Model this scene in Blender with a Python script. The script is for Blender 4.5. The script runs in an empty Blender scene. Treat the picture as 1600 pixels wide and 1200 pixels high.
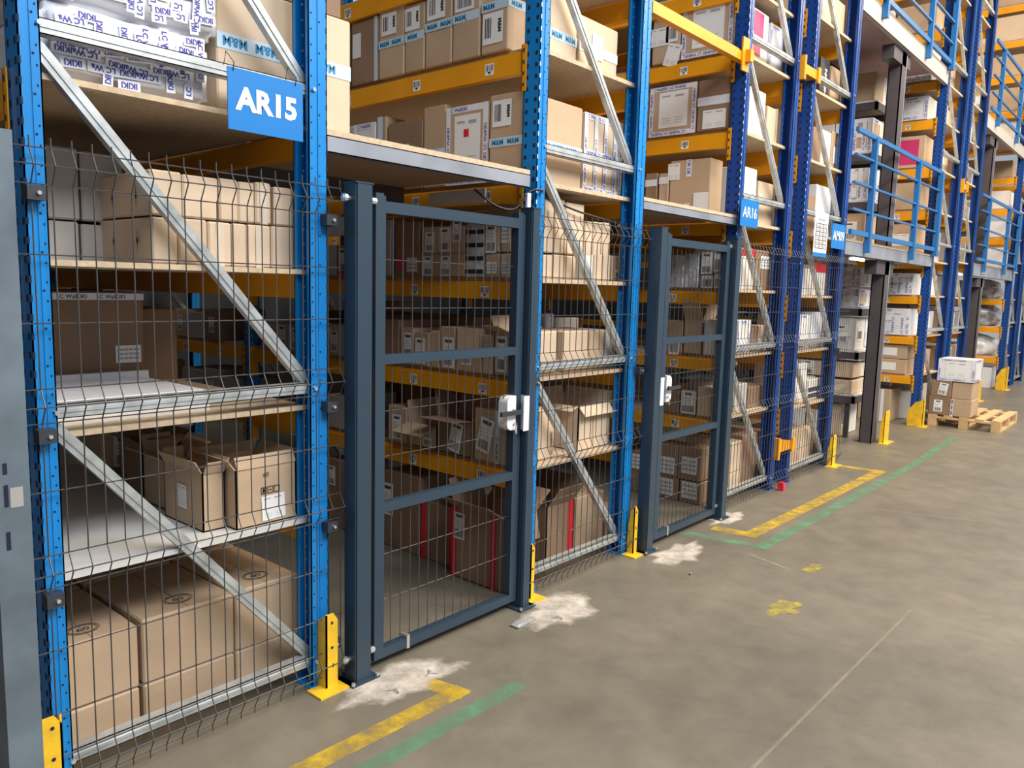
import bpy, bmesh, math, random
from mathutils import Matrix, Vector
random.seed(7)
scn = bpy.context.scene
col = scn.collection
# ------------------------------------------------------------------ camera
CAM = Vector((0, 0, 1.6)); FPX = 1219.38
RGT = Vector((0.6564928, -0.7539022, 0.0254681))
DWN = Vector((-0.0753217, -0.0991085, -0.9922218))
FWD = Vector((0.7505624, 0.6494682, -0.1218493))
cd = bpy.data.cameras.new('camera'); cam = bpy.data.objects.new('camera', cd); col.objects.link(cam)
cd.sensor_fit = 'HORIZONTAL'; cd.sensor_width = 36; cd.lens = FPX / 1600 * 36; cd.clip_end = 200; cd.clip_start = .02
m3 = Matrix((RGT, -DWN, -FWD)).transposed()
cam.matrix_world = Matrix.Translation(CAM) @ m3.to_4x4()
scn.camera = cam
# ------------------------------------------------------------------ world, lights, exposure
w = bpy.data.worlds.new('world'); scn.world = w; w.use_nodes = True
w.node_tree.nodes['Background'].inputs[0].default_value = (.80, .88, 1.0, 1)
w.node_tree.nodes['Background'].inputs[1].default_value = .40
scn.view_settings.view_transform = 'Standard'; scn.view_settings.look = 'None'
scn.view_settings.exposure = 0.18; scn.view_settings.gamma = 1

def area(name, loc, target, sx, sy, power, colr):
    l = bpy.data.lights.new(name, 'AREA'); l.shape = 'RECTANGLE'; l.size = sx; l.size_y = sy; l.energy = power; l.color = colr
    o = bpy.data.objects.new(name, l); col.objects.link(o); o.location = loc
    o.rotation_euler = (Vector(target) - Vector(loc)).to_track_quat('-Z', 'Y').to_euler()
    return o
area('skylight', (1.8, -4.6, 7.5), (3, 2.5, 1.2), 7, 2.5, 780, (.95, .98, 1))
area('skylight', (7, -4, 8.5), (8, 2.5, 1.5), 8, 2.5, 900, (1, .88, .70))
area('skylight', (16, -3, 9), (15, 2.5, 1.5), 8, 2.5, 900, (1, .85, .64))

area('warm_floor_fill', (6.5, -.6, 8.6), (6.3, .2, 0), 1.2, 1.2, 330, (1, .78, .52))  # added fill to warm the floor at right, no real fitting
area('warm_floor_fill', (12.5, -.4, 8.8), (12.5, .6, 0), 1.2, 1.2, 300, (1, .78, .52))  # second added warm fill, farther along the aisle

# ------------------------------------------------------------------ pixel-measured positions -> points on real planes
def ray(px, py):
    return RGT * ((px - 800) / FPX) + DWN * ((py - 600) / FPX) + FWD
def on(axis, c, px, py):
    d = ray(px, py); i = 'XYZ'.index(axis); return CAM + d * ((c - CAM[i]) / d[i])

# ------------------------------------------------------------------ materials
def mat(name, rgb, rough=.6, metal=0., noise=0., nscale=8., bump=0., bscale=60., rgb2=None, spec=None, alpha=None, rnd=0.):
    m = bpy.data.materials.new(name); m.use_nodes = True
    nt = m.node_tree; b = nt.nodes['Principled BSDF']
    b.inputs['Roughness'].default_value = rough; b.inputs['Metallic'].default_value = metal
    b.inputs['Base Color'].default_value = (*rgb, 1)
    if spec is not None: b.inputs['Specular IOR Level'].default_value = spec
    tc = nt.nodes.new('ShaderNodeTexCoord')
    last = None
    if noise or rgb2:
        n = nt.nodes.new('ShaderNodeTexNoise'); n.inputs['Scale'].default_value = nscale; n.inputs['Detail'].default_value = 5
        nt.links.new(tc.outputs['Object'], n.inputs['Vector'])
        mx = nt.nodes.new('ShaderNodeMix'); mx.data_type = 'RGBA'
        c2 = rgb2 or tuple(c * (1 - noise) for c in rgb)
        mx.inputs['A'].default_value = (*rgb, 1); mx.inputs['B'].default_value = (*c2, 1)
        mr = nt.nodes.new('ShaderNodeMapRange'); mr.inputs[1].default_value = .35; mr.inputs[2].default_value = .65
        nt.links.new(n.outputs['Fac'], mr.inputs[0]); nt.links.new(mr.outputs[0], mx.inputs['Factor'])
        last = mx.outputs['Result']; nt.links.new(last, b.inputs['Base Color'])
    if rnd:
        oi = nt.nodes.new('ShaderNodeObjectInfo'); hs = nt.nodes.new('ShaderNodeHueSaturation')
        mr = nt.nodes.new('ShaderNodeMapRange'); mr.inputs[3].default_value = 1 - rnd; mr.inputs[4].default_value = 1 + rnd
        nt.links.new(oi.outputs['Random'], mr.inputs[0]); nt.links.new(mr.outputs[0], hs.inputs['Value'])
        if last: nt.links.new(last, hs.inputs['Color'])
        else: hs.inputs['Color'].default_value = (*rgb, 1)
        nt.links.new(hs.outputs['Color'], b.inputs['Base Color'])
    if bump:
        n = nt.nodes.new('ShaderNodeTexNoise'); n.inputs['Scale'].default_value = bscale; n.inputs['Detail'].default_value = 3
        nt.links.new(tc.outputs['Object'], n.inputs['Vector'])
        bp = nt.nodes.new('ShaderNodeBump'); bp.inputs['Strength'].default_value = bump; bp.inputs['Distance'].default_value = .01
        nt.links.new(n.outputs['Fac'], bp.inputs['Height']); nt.links.new(bp.outputs['Normal'], b.inputs['Normal'])
    return m
M = {}
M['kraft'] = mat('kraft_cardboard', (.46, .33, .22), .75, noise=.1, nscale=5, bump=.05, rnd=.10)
M['kraft_light'] = mat('pale_kraft_cardboard', (.60, .465, .34), .75, noise=.08, nscale=5, bump=.05, rnd=.08)  # pale tint; part of it is the light on end faces painted in
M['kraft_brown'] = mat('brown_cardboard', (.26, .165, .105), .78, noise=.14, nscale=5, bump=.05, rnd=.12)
M['white_card'] = mat('white_cardboard', (.68, .66, .64), .6, noise=.05, rnd=.06)
M['grey_card'] = mat('grey_cardboard', (.42, .39, .37), .7, noise=.05, rnd=.06)
M['black_card'] = mat('black_cardboard', (.025, .025, .03), .5, rnd=.05)
M['film'] = mat('white_tape_film', (.72, .73, .79), .28, noise=.05, nscale=25, bump=.10, bscale=45)
M['film_dark'] = mat('clear_wrap_film', (.33, .34, .36), .15, rgb2=(.62, .65, .7), nscale=18, bump=.9, bscale=30)
M['tape'] = mat('packing_tape', (.50, .62, .72), .2)
M['clear_tape'] = mat('clear_tape', (.62, .52, .42), .12)
M['fascia'] = mat('pale_fascia_paint', (.42, .41, .40), .5)
M['paper'] = mat('label_paper', (.74, .74, .74), .55)
M['paper_red'] = mat('red_sheet', (.62, .04, .10), .5)
M['ink'] = mat('black_ink', (.02, .02, .025), .6)
M['grey_ink'] = mat('grey_print', (.35, .35, .37), .6)
M['navy'] = mat('navy_ink', (.035, .03, .30), .5)
M['cyan_ink'] = mat('blue_ink', (.01, .20, .42), .5)
M['red'] = mat('red_tape', (.62, .02, .035), .35)
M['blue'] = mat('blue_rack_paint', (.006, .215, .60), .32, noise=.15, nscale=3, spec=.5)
M['blue_shaded'] = mat('shaded_blue_rack_paint', (.006, .060, .30), .33, noise=.15, nscale=3, spec=.5)  # same rack paint, with the shade on the far racks put into the colour
M['rail'] = mat('blue_railing_paint', (.018, .135, .38), .4)
M['slot'] = mat('slot_shadow', (.006, .008, .03), .9)
M['slotw'] = mat('pale_slot_edge', (.55, .62, .70), .4)  # pale quads marking slot edges and flange holes
M['yellow'] = mat('yellow_beam_paint', (.78, .33, .006), .4, noise=.14, nscale=4)
M['guard'] = mat('yellow_guard_paint', (.85, .52, .015), .45, rgb2=(.62, .38, .03), nscale=14)
M['galv'] = mat('galvanised_steel', (.60, .64, .66), .36, .55, noise=.3, nscale=14)
M['steel'] = mat('grey_steel_beam', (.33, .36, .43), .38, .3, noise=.3, nscale=3)
M['dark'] = mat('dark_column_paint', (.075, .065, .075), .5, noise=.15)
M['gate'] = mat('anthracite_gate_paint', (.024, .046, .074), .36, noise=.08, nscale=3, spec=.5)
M['wire'] = mat('fence_wire', (.07, .07, .075), .4, .35)
M['clip'] = mat('black_clip', (.03, .035, .045), .4)
M['bolt'] = mat('zinc_bolt', (.75, .76, .78), .25, .8)
M['board'] = mat('chipboard', (.55, .43, .30), .8, noise=.22, nscale=40)
M['board_white'] = mat('white_shelf_board', (.60, .60, .60), .45, noise=.05)
M['board_under'] = mat('plywood', (.42, .30, .20), .8, noise=.15, nscale=6)
M['lilac'] = mat('coated_deck_board', (.52, .42, .47), .6, noise=.06, nscale=3)
M['sign'] = mat('blue_sign_panel', (.006, .17, .52), .35)
M['white'] = mat('white_plastic', (.78, .78, .80), .3)
M['grey_post'] = mat('grey_post_paint', (.17, .22, .27), .35, .3, noise=.35, nscale=5)
M['wood'] = mat('pallet_wood', (.60, .40, .20), .8, noise=.2, nscale=12)
M['cable'] = mat('black_cable', (.01, .01, .012), .5)
M['bag'] = mat('grey_plastic_bag', (.5, .5, .53), .25, rgb2=(.16, .16, .18), nscale=7, bump=.6, bscale=9)
M['bagw'] = mat('white_plastic_bag', (.72, .73, .76), .3, noise=.2, nscale=10, bump=.5, bscale=14)
M['pink'] = mat('magenta_print', (.50, .03, .14), .5)
M['light_block'] = mat('dark_light_block', (.03, .032, .036), .9, noise=.1)
def emis(name, c, s):
    m = mat(name, c); b = m.node_tree.nodes['Principled BSDF']
    b.inputs['Emission Color'].default_value = (*c, 1); b.inputs['Emission Strength'].default_value = s; return m
M['tube'] = emis('lit_tube', (1, 1, .95), 7)

def worn(name, rgb, scale, lo, hi, rough=.7, rgb2=None):
    m = bpy.data.materials.new(name); m.use_nodes = True; nt = m.node_tree; b = nt.nodes['Principled BSDF']
    b.inputs['Base Color'].default_value = (*rgb, 1); b.inputs['Roughness'].default_value = rough
    tc = nt.nodes.new('ShaderNodeTexCoord'); n = nt.nodes.new('ShaderNodeTexNoise'); n.inputs['Scale'].default_value = scale; n.inputs['Detail'].default_value = 8
    n.inputs['Roughness'].default_value = .7
    at = nt.nodes.new('ShaderNodeAttribute'); at.attribute_name = 'fade'
    ad = nt.nodes.new('ShaderNodeMath'); ad.operation = 'ADD'
    mr = nt.nodes.new('ShaderNodeMapRange'); mr.inputs[1].default_value = lo; mr.inputs[2].default_value = hi
    nt.links.new(tc.outputs['Object'], n.inputs['Vector']); nt.links.new(n.outputs['Fac'], ad.inputs[0]); nt.links.new(at.outputs['Fac'], ad.inputs[1])
    nt.links.new(ad.outputs[0], mr.inputs[0]); nt.links.new(mr.outputs[0], b.inputs['Alpha'])
    return m
M['paint_y'] = worn('worn_yellow_paint', (.50, .34, .03), 9, .30, .66)
M['paint_g'] = worn('worn_green_paint', (.12, .27, .16), 7, .25, .72)
M['dust'] = worn('white_drilling_dust', (.58, .53, .48), 9, .36, .86, .95)
M['stain'] = worn('yellow_paint_stain', (.45, .37, .05), 13, .50, .95)
M['crack'] = worn('floor_joint', (.34, .30, .24), 5, .2, 1.0)

# floor material
fm = bpy.data.materials.new('polished_concrete'); fm.use_nodes = True
nt = fm.node_tree; b = nt.nodes['Principled BSDF']; tc = nt.nodes.new('ShaderNodeTexCoord')
def N(t, **k):
    n = nt.nodes.new(t)
    for a, v in k.items(): n.inputs[a].default_value = v
    return n
n1 = N('ShaderNodeTexNoise', Scale=.8, Detail=9., Roughness=.6); n2 = N('ShaderNodeTexNoise', Scale=5., Detail=8., Roughness=.65); n3 = N('ShaderNodeTexNoise', Scale=60., Detail=3.)
for n in (n1, n2, n3): nt.links.new(tc.outputs['Object'], n.inputs['Vector'])
r1 = nt.nodes.new('ShaderNodeValToRGB'); r1.color_ramp.elements[0].position = .35; r1.color_ramp.elements[1].position = .68
r1.color_ramp.elements[0].color = (.132, .121, .096, 1); r1.color_ramp.elements[1].color = (.188, .168, .132, 1)
r2 = nt.nodes.new('ShaderNodeValToRGB'); r2.color_ramp.elements[0].position = .3; r2.color_ramp.elements[1].position = .7
r2.color_ramp.elements[0].color = (.82, .82, .82, 1); r2.color_ramp.elements[1].color = (1.08, 1.08, 1.1, 1)
mx = nt.nodes.new('ShaderNodeMix'); mx.data_type = 'RGBA'; mx.blend_type = 'MULTIPLY'; mx.inputs['Factor'].default_value = 1
nt.links.new(n1.outputs['Fac'], r1.inputs[0]); nt.links.new(n2.outputs['Fac'], r2.inputs[0])
nt.links.new(r1.outputs[0], mx.inputs['A']); nt.links.new(r2.outputs[0], mx.inputs['B']); nt.links.new(mx.outputs['Result'], b.inputs['Base Color'])
rr = nt.nodes.new('ShaderNodeMapRange'); rr.inputs[3].default_value = .30; rr.inputs[4].default_value = .55
nt.links.new(n2.outputs['Fac'], rr.inputs[0]); nt.links.new(rr.outputs[0], b.inputs['Roughness'])
bp = N('ShaderNodeBump', Strength=.06, Distance=.01); nt.links.new(n3.outputs['Fac'], bp.inputs['Height']); nt.links.new(bp.outputs[0], b.inputs['Normal'])
M['floor'] = fm

# ------------------------------------------------------------------ mesh helpers
FT = {}
def glyphs(s, bold=.02):
    k = (s, bold)
    if k not in FT:
        cu = bpy.data.curves.new('t', 'FONT'); cu.body = s; cu.size = 1; cu.offset = bold; cu.resolution_u = 2; cu.dimensions = '2D'; cu.fill_mode = 'BOTH'
        o = bpy.data.objects.new('t', cu); col.objects.link(o)
        me = bpy.data.meshes.new_from_object(o.evaluated_get(bpy.context.evaluated_depsgraph_get()))
        V = [tuple(v.co[:2]) for v in me.vertices]; P = [tuple(p.vertices) for p in me.polygons]
        bpy.data.objects.remove(o); bpy.data.curves.remove(cu); bpy.data.meshes.remove(me)
        xs = [v[0] for v in V]; ys = [v[1] for v in V]
        x0, y0 = min(xs), min(ys); FT[k] = ([(x - x0, y - y0) for x, y in V], P, max(xs) - x0, max(ys) - y0)
    return FT[k]

class MB:
    def __init__(s): s.v = []; s.f = []; s.m = []; s.mats = []
    def mi(s, m):
        if m not in s.mats: s.mats.append(m)
        return s.mats.index(m)
    def add(s, vs, fs, m):
        n = len(s.v); s.v += [tuple(v) for v in vs]; k = s.mi(m)
        for f in fs: s.f.append(tuple(i + n for i in f)); s.m.append(k)
    def box(s, x0, x1, y0, y1, z0, z1, m):
        s.add([(x0, y0, z0), (x1, y0, z0), (x1, y1, z0), (x0, y1, z0), (x0, y0, z1), (x1, y0, z1), (x1, y1, z1), (x0, y1, z1)],
              [(0, 3, 2, 1), (4, 5, 6, 7), (0, 1, 5, 4), (1, 2, 6, 5), (2, 3, 7, 6), (3, 0, 4, 7)], m)
    def obox(s, o, u, v, n, m):     # oriented box from corner o with three edge vectors
        o, u, v, n = map(Vector, (o, u, v, n))
        P = [o, o + u, o + u + v, o + v]; P += [p + n for p in P]
        s.add(P, [(0, 3, 2, 1), (4, 5, 6, 7), (0, 1, 5, 4), (1, 2, 6, 5), (2, 3, 7, 6), (3, 0, 4, 7)], m)
    def quad(s, a, b_, c, d, m): s.add([a, b_, c, d], [(0, 1, 2, 3)], m)
    def tube(s, pts, r, m, k=5, cap=True):
        pts = [Vector(p) for p in pts]; rings = []
        for i, p in enumerate(pts):
            t = (pts[min(i + 1, len(pts) - 1)] - pts[max(i - 1, 0)]).normalized()
            a = t.cross(Vector((0, 1, 0)) if abs(t.y) < .9 else Vector((1, 0, 0))).normalized(); c = t.cross(a)
            rings.append([p + (a * math.cos(q * 6.2832 / k) + c * math.sin(q * 6.2832 / k)) * r for q in range(k)])
        vs = [p for rg in rings for p in rg]; fs = []
        for i in range(len(pts) - 1):
            for q in range(k): fs.append((i * k + q, i * k + (q + 1) % k, (i + 1) * k + (q + 1) % k, (i + 1) * k + q))
        if cap: fs += [tuple(range(k)), tuple(range(len(vs) - k, len(vs)))]
        s.add(vs, fs, m)
    def bar(s, a, b_, w, t, m, nrm=(0, -1, 0)):      # rectangular bar a->b, width w in plane, thickness t along nrm
        a, b_, nrm = Vector(a), Vector(b_), Vector(nrm); d = (b_ - a); p = d.normalized().cross(nrm).normalized()
        s.obox(a - p * w / 2 - nrm * t / 2, d, p * w, nrm * t, m)
    def text(s, st, o, u, v, h, m, bold=.02, maxw=None, center=False):
        V, P, W, H = glyphs(st, bold); k = h / H
        o, u, v = Vector(o), Vector(u), Vector(v); kx = k
        if maxw and W * k > maxw: kx = maxw / W
        if center: o = o - u * (W * kx / 2) - v * (h / 2)
        s.add([o + u * (x * kx) + v * (y * k) for x, y in V], P, m)
        return W * kx
    def build(s, name, parent=None, loc=None, smooth=False):
        if loc is None:
            if parent is not None: loc = parent['_l']
            else:
                xs = [v[0] for v in s.v]; ys = [v[1] for v in s.v]; zs = [v[2] for v in s.v]
                loc = ((min(xs) + max(xs)) / 2, (min(ys) + max(ys)) / 2, min(zs))
        lx, ly, lz = loc
        me = bpy.data.meshes.new(name); me.from_pydata([(x - lx, y - ly, z - lz) for x, y, z in s.v], [], s.f); me.update()
        for m in s.mats: me.materials.append(M[m] if isinstance(m, str) else m)
        me.polygons.foreach_set('material_index', s.m)
        if smooth: me.polygons.foreach_set('use_smooth', [True] * len(me.polygons))
        o = bpy.data.objects.new(name, me); col.objects.link(o)
        if parent is not None: o.parent = parent; o['_l'] = (lx, ly, lz)
        else: o.location = loc; o['_l'] = (lx, ly, lz)
        return o
def empty(name, loc):
    o = bpy.data.objects.new(name, None); col.objects.link(o); o.location = loc; o.empty_display_size = .1; o['_l'] = tuple(loc); return o
USED = {}
def tag(o, label, cat, group=None, kind=None):
    n = len(label.split())
    if not 4 <= n <= 16: print('LONG', n, label)
    if label in USED: print('DUPLICATE', label)
    USED[label] = 1
    o['label'] = label; o['category'] = cat
    if group: o['group'] = group
    o['kind'] = kind or 'thing'
    return o
ORD = ['first', 'second', 'third', 'fourth', 'fifth', 'sixth', 'seventh', 'eighth', 'ninth', 'tenth', 'eleventh', 'twelfth', 'thirteenth', 'fourteenth', 'fifteenth']
def struct(o): o['kind'] = 'structure'; return o

# ------------------------------------------------------------------ the hall
q = MB(); q.box(-8, 34, -9, 12, -.2, 0, 'floor'); struct(q.build('floor'))
q = MB(); q.box(-8, 34, 8.4, 8.6, -.2, 12, 'light_block'); struct(q.build('back_light_block'))  # dark plane added behind the racks to keep out world light
q = MB(); q.box(-1.7, -1.5, 2.6, 8.4, -.2, 9, 'light_block'); struct(q.build('left_light_block'))  # unseen plane added at left to keep light out of the first rack

def patch(name, pts, m, z=.0015, fade=None):
    # flat painted / dusty patch lying on the floor; fade attribute thins its border
    o = MB(); n = len(pts); cx = sum(p[0] for p in pts) / n; cy = sum(p[1] for p in pts) / n
    vs = [(cx, cy, z)] + [(cx + (x - cx) * .6, cy + (y - cy) * .6, z) for x, y in pts] + [(x, y, z) for x, y in pts]
    fs = [(0, 1 + i, 1 + (i + 1) % n) for i in range(n)] + [(1 + i, 1 + n + i, 1 + n + (i + 1) % n, 1 + (i + 1) % n) for i in range(n)]
    o.add(vs, fs, m); ob = o.build(name)
    a = ob.data.attributes.new('fade', 'FLOAT', 'POINT')
    e = fade if fade is not None else -.35
    for i in range(len(vs)): a.data[i].value = (.18 if i <= n else e)
    return ob
def line(name, pts, wd, m, z=.001):
    # painted stripe along a polyline, subdivided
    o = MB(); vs = []; P = []
    for (a, b_) in zip(pts, pts[1:]):
        a, b_ = Vector((*a, z)), Vector((*b_, z)); d = (b_ - a).normalized(); s_ = Vector((-d.y, d.x, 0)) * wd / 2
        n = max(2, int((b_ - a).length / .1)); L = (b_ - a) + d * wd
        for i in range(n):
            p0 = a - d * wd / 2 + L * (i / n); p1 = a - d * wd / 2 + L * ((i + 1) / n)
            o.quad(p0 - s_, p1 - s_, p1 + s_, p0 + s_, m)
        z += .0004
    return o.build(name)
tag(line('floor_marking', [(.2, 2.10), (2.09, 2.06), (2.05, 2.25)], .085, 'paint_y', .0012), 'worn yellow line on the floor in front of the first mesh gate', 'floor marking')
tag(line('floor_marking', [(.2, 1.93), (2.28, 1.92)], .075, 'paint_g', .0006), 'faded green line beside the yellow line at first gate', 'floor marking')
tag(line('floor_marking', [(4.87, 2.30), (4.90, 2.09), (7.60, 2.05), (7.56, 2.40)], .10, 'paint_y', .0012), 'worn yellow line on the floor in front of the second gate and double rack', 'floor marking')
tag(line('floor_marking', [(4.62, 2.42), (4.72, 1.93), (8.3, 1.90), (10.2, 1.97)], .085, 'paint_g', .0006), 'faded green line running outside the far yellow line', 'floor marking')
def blob(cx, cy, rx, ry, n=18, j=.3, rot=0, seed=1):
    r = random.Random(seed); P = []
    for i in range(n):
        t = i * 6.2832 / n; k = 1 + (r.random() - .5) * 2 * j; x = rx * k * math.cos(t); y = ry * k * math.sin(t)
        P.append((cx + x * math.cos(rot) - y * math.sin(rot), cy + x * math.sin(rot) + y * math.cos(rot)))
    return P
def dust(pts, label, m='dust', z=.003, cat='dust'):
    tag(patch('dust_patch' if m == 'dust' else 'paint_stain', pts, m, z), label, cat, kind='stuff')
dust(blob(2.00, 2.30, .34, .17, seed=3, rot=-.15), 'white drilling dust on the floor around the first gate post')
dust(blob(3.02, 2.24, .30, .20, seed=5), 'white drilling dust on the floor at the right post of the first gate')
dust(blob(4.22, 2.24, .34, .16, seed=8), 'white drilling dust on the floor at the left post of the second gate')
dust(blob(5.15, 2.37, .30, .10, seed=9), 'thin white dust at the right post of the second gate')
dust(blob(3.83, 1.44, .17, .10, seed=11, j=.45), 'yellow paint stain on the open concrete floor', 'stain', cat='paint stain')
dust(blob(4.55, 1.55, .12, .07, seed=12, j=.45), 'faint yellow scuff on the floor towards the far yellow line', 'stain', cat='paint stain')
tag(line('floor_joint', [(1.6, .99), (4.3, .95)], .012, 'crack', .0008), 'thin pale joint line running along the concrete floor', 'floor joint')
tag(line('floor_joint', [(7.0, -.6), (6.2, 1.7)], .014, 'crack', .0008), 'pale joint line crossing the concrete floor at far right', 'floor joint')
tag(line('floor_scratch', [(4.52, 1.92), (4.42, 1.60)], .010, 'dust', .0008), 'short white scratch on floor below the second gate', 'scratch')

# ------------------------------------------------------------------ racks: uprights, braces
PITCH = .0545
def column(par, x0, x1, y0, y1, z1, face, m, slots=True):
    # open C column; face=-1: slotted web faces -X (lipped opening towards +X); face=+1 mirrored
    q = MB(); t = .004
    xa, xb = (x0, x1) if face < 0 else (x1, x0)      # xa web side, xb opening side
    sg = 1 if xb > xa else -1
    lo, hi = sorted((xa, xa + sg * t)); q.box(lo, hi, y0, y1, 0, z1, m)
    lo, hi = sorted((xa, xb)); q.box(lo, hi, y0, y0 + t, 0, z1, m); q.box(lo, hi, y1 - t, y1, 0, z1, m)
    lo, hi = sorted((xb, xb - sg * t)); q.box(lo, hi, y0, y0 + .018, 0, z1, m); q.box(lo, hi, y1 - .018, y1, 0, z1, m)
    # pressed rib on the front flange
    lo, hi = sorted((xa + sg * .030, xa + sg * .042)); q.box(lo, hi, y0 - .003, y0, 0, z1, m)
    if slots:
        n = int(z1 / PITCH); e = .0006
        for i in range(2, n):
            z = i * PITCH; X = xa - sg * e
            for yy in (y0 + .014, y1 - .030):
                q.quad((X, yy, z), (X, yy + .016, z), (X, yy + .016, z + .020), (X, yy, z + .020), 'slot')
            lo, hi = sorted((xa - sg * .0004, xa + sg * .006))
            q.quad((lo, y0 - e, z), (hi, y0 - e, z), (hi, y0 - e, z + .020), (lo, y0 - e, z + .020), 'slotw' if z1 > 0 and face < 0 and x0 > 2 else 'slot')
            if i % 2 == 0:
                Y = y0 - .0036; c = xa + sg * .036
                q.box(c - .003, c + .003, Y - .0005, Y, z + .03, z + .036, 'slot')
            c = xb - sg * .012; Y = y0 - e
            q.box(c - .0028, c + .0028, Y - .0004, Y, z, z + .006, 'slot')
            # holes in rear flange, seen through the opening
            c = (xa + xb) / 2; q.box(c - .004, c + .004, y1 - t - .001, y1 - t, z, z + .008, 'slotw')
    return q.build('upright', par)
def frame(xa, xb, y0, z1, label, m='blue', slots=True, wa=.07, wb=.08, braces=True, top=None):
    e = empty('rack_frame', ((xa + xb) / 2, y0 + .05, 0)); tag(e, label, 'rack frame', 'blue rack frames')
    column(e, xa, xa + wa, y0, y0 + .1, z1, -1, m, slots); column(e, xb - wb, xb, y0, y0 + .1, z1, 1, m, slots)
    if braces:
        zs = [.10 + 1.10 * i for i in range(int(z1 / 1.1) + 1) if .1 + 1.1 * i < z1]
        yb = y0 + .045
        for i, z in enumerate(zs):
            q = MB(); x0, x1 = xa + .012, xb - .012
            q.box(x0, x1, yb - .022, yb - .019, z - .022, z + .022, 'galv')
            q.box(x0, x1, yb - .022, yb + .02, z + .019, z + .022, 'galv'); q.box(x0, x1, yb - .022, yb + .02, z - .022, z - .019, 'galv')
            q.box(x0, x1, yb - .025, yb - .022, z - .004, z + .006, 'galv')
            for bx in (xa + .055, xb - .058): q.tube([(bx, y0 - .008, z), (bx, y0 + .002, z)], .008, 'bolt', 6)
            q.build('horizontal_brace', e)
            if i + 1 < len(zs):
                q = MB(); A = Vector((xa + wa - .01, yb, zs[i + 1] - .035)); B = Vector((xb - wb + .01, yb, z + .03))
                q.bar(A, B, .042, .003, 'galv'); d = (B - A).normalized(); p = d.cross(Vector((0, -1, 0)))
                for s_ in (-.0195, .0195): q.obox(A + p * s_ - p * .0015, B - A, p * .003, Vector((0, .03, 0)), 'galv')
                q.bar(A + Vector((0, -.003, 0)), B + Vector((0, -.003, 0)), .008, .004, 'ink' if False else 'galv')
                q.build('diagonal_brace', e)
    for x in (xa + wa / 2, xb - wb / 2): q = MB(); q.box(x - .055, x + .055, y0 - .01, y0 + .12, 0, .006, m); q.build('base_plate', e)
    return e
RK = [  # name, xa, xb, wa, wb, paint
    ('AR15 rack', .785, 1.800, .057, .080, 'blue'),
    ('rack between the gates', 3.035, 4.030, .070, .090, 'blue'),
    ('AR16 rack', 5.280, 6.235, .075, .080, 'blue_shaded'),
    ('AM09 rack', 6.500, 7.560, .080, .095, 'blue_shaded'),
    ('rack past the railings', 10.75, 11.90, .085, .085, 'blue_shaded'),
    ('second rack past the railings', 12.10, 13.15, .085, .085, 'blue_shaded'),
    ('rack at right edge', 16.45, 17.45, .085, .085, 'blue_shaded'),
    ('last rack at right edge', 17.65, 18.70, .085, .085, 'blue_shaded')]
ZT = [3.6, 4.2, 5.2, 5.2, 6.6, 7.0, 7.6, 8.0]
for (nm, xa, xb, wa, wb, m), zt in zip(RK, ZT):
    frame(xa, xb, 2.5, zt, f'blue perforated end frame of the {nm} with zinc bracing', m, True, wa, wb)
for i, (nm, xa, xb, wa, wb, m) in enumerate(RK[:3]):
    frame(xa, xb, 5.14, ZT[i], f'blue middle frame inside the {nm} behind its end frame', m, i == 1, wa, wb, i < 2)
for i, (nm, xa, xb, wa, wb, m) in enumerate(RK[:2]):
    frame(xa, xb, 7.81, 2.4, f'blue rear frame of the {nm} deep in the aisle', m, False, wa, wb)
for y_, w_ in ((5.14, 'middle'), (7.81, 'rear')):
    frame(16.45, 17.45, y_, 7.6, f'blue {w_} frame inside the rack at right edge', 'blue_shaded', False)
frame(10.75, 11.9, 5.14, 6.6, 'blue middle frame inside the rack past the railings', 'blue_shaded', False)

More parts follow.
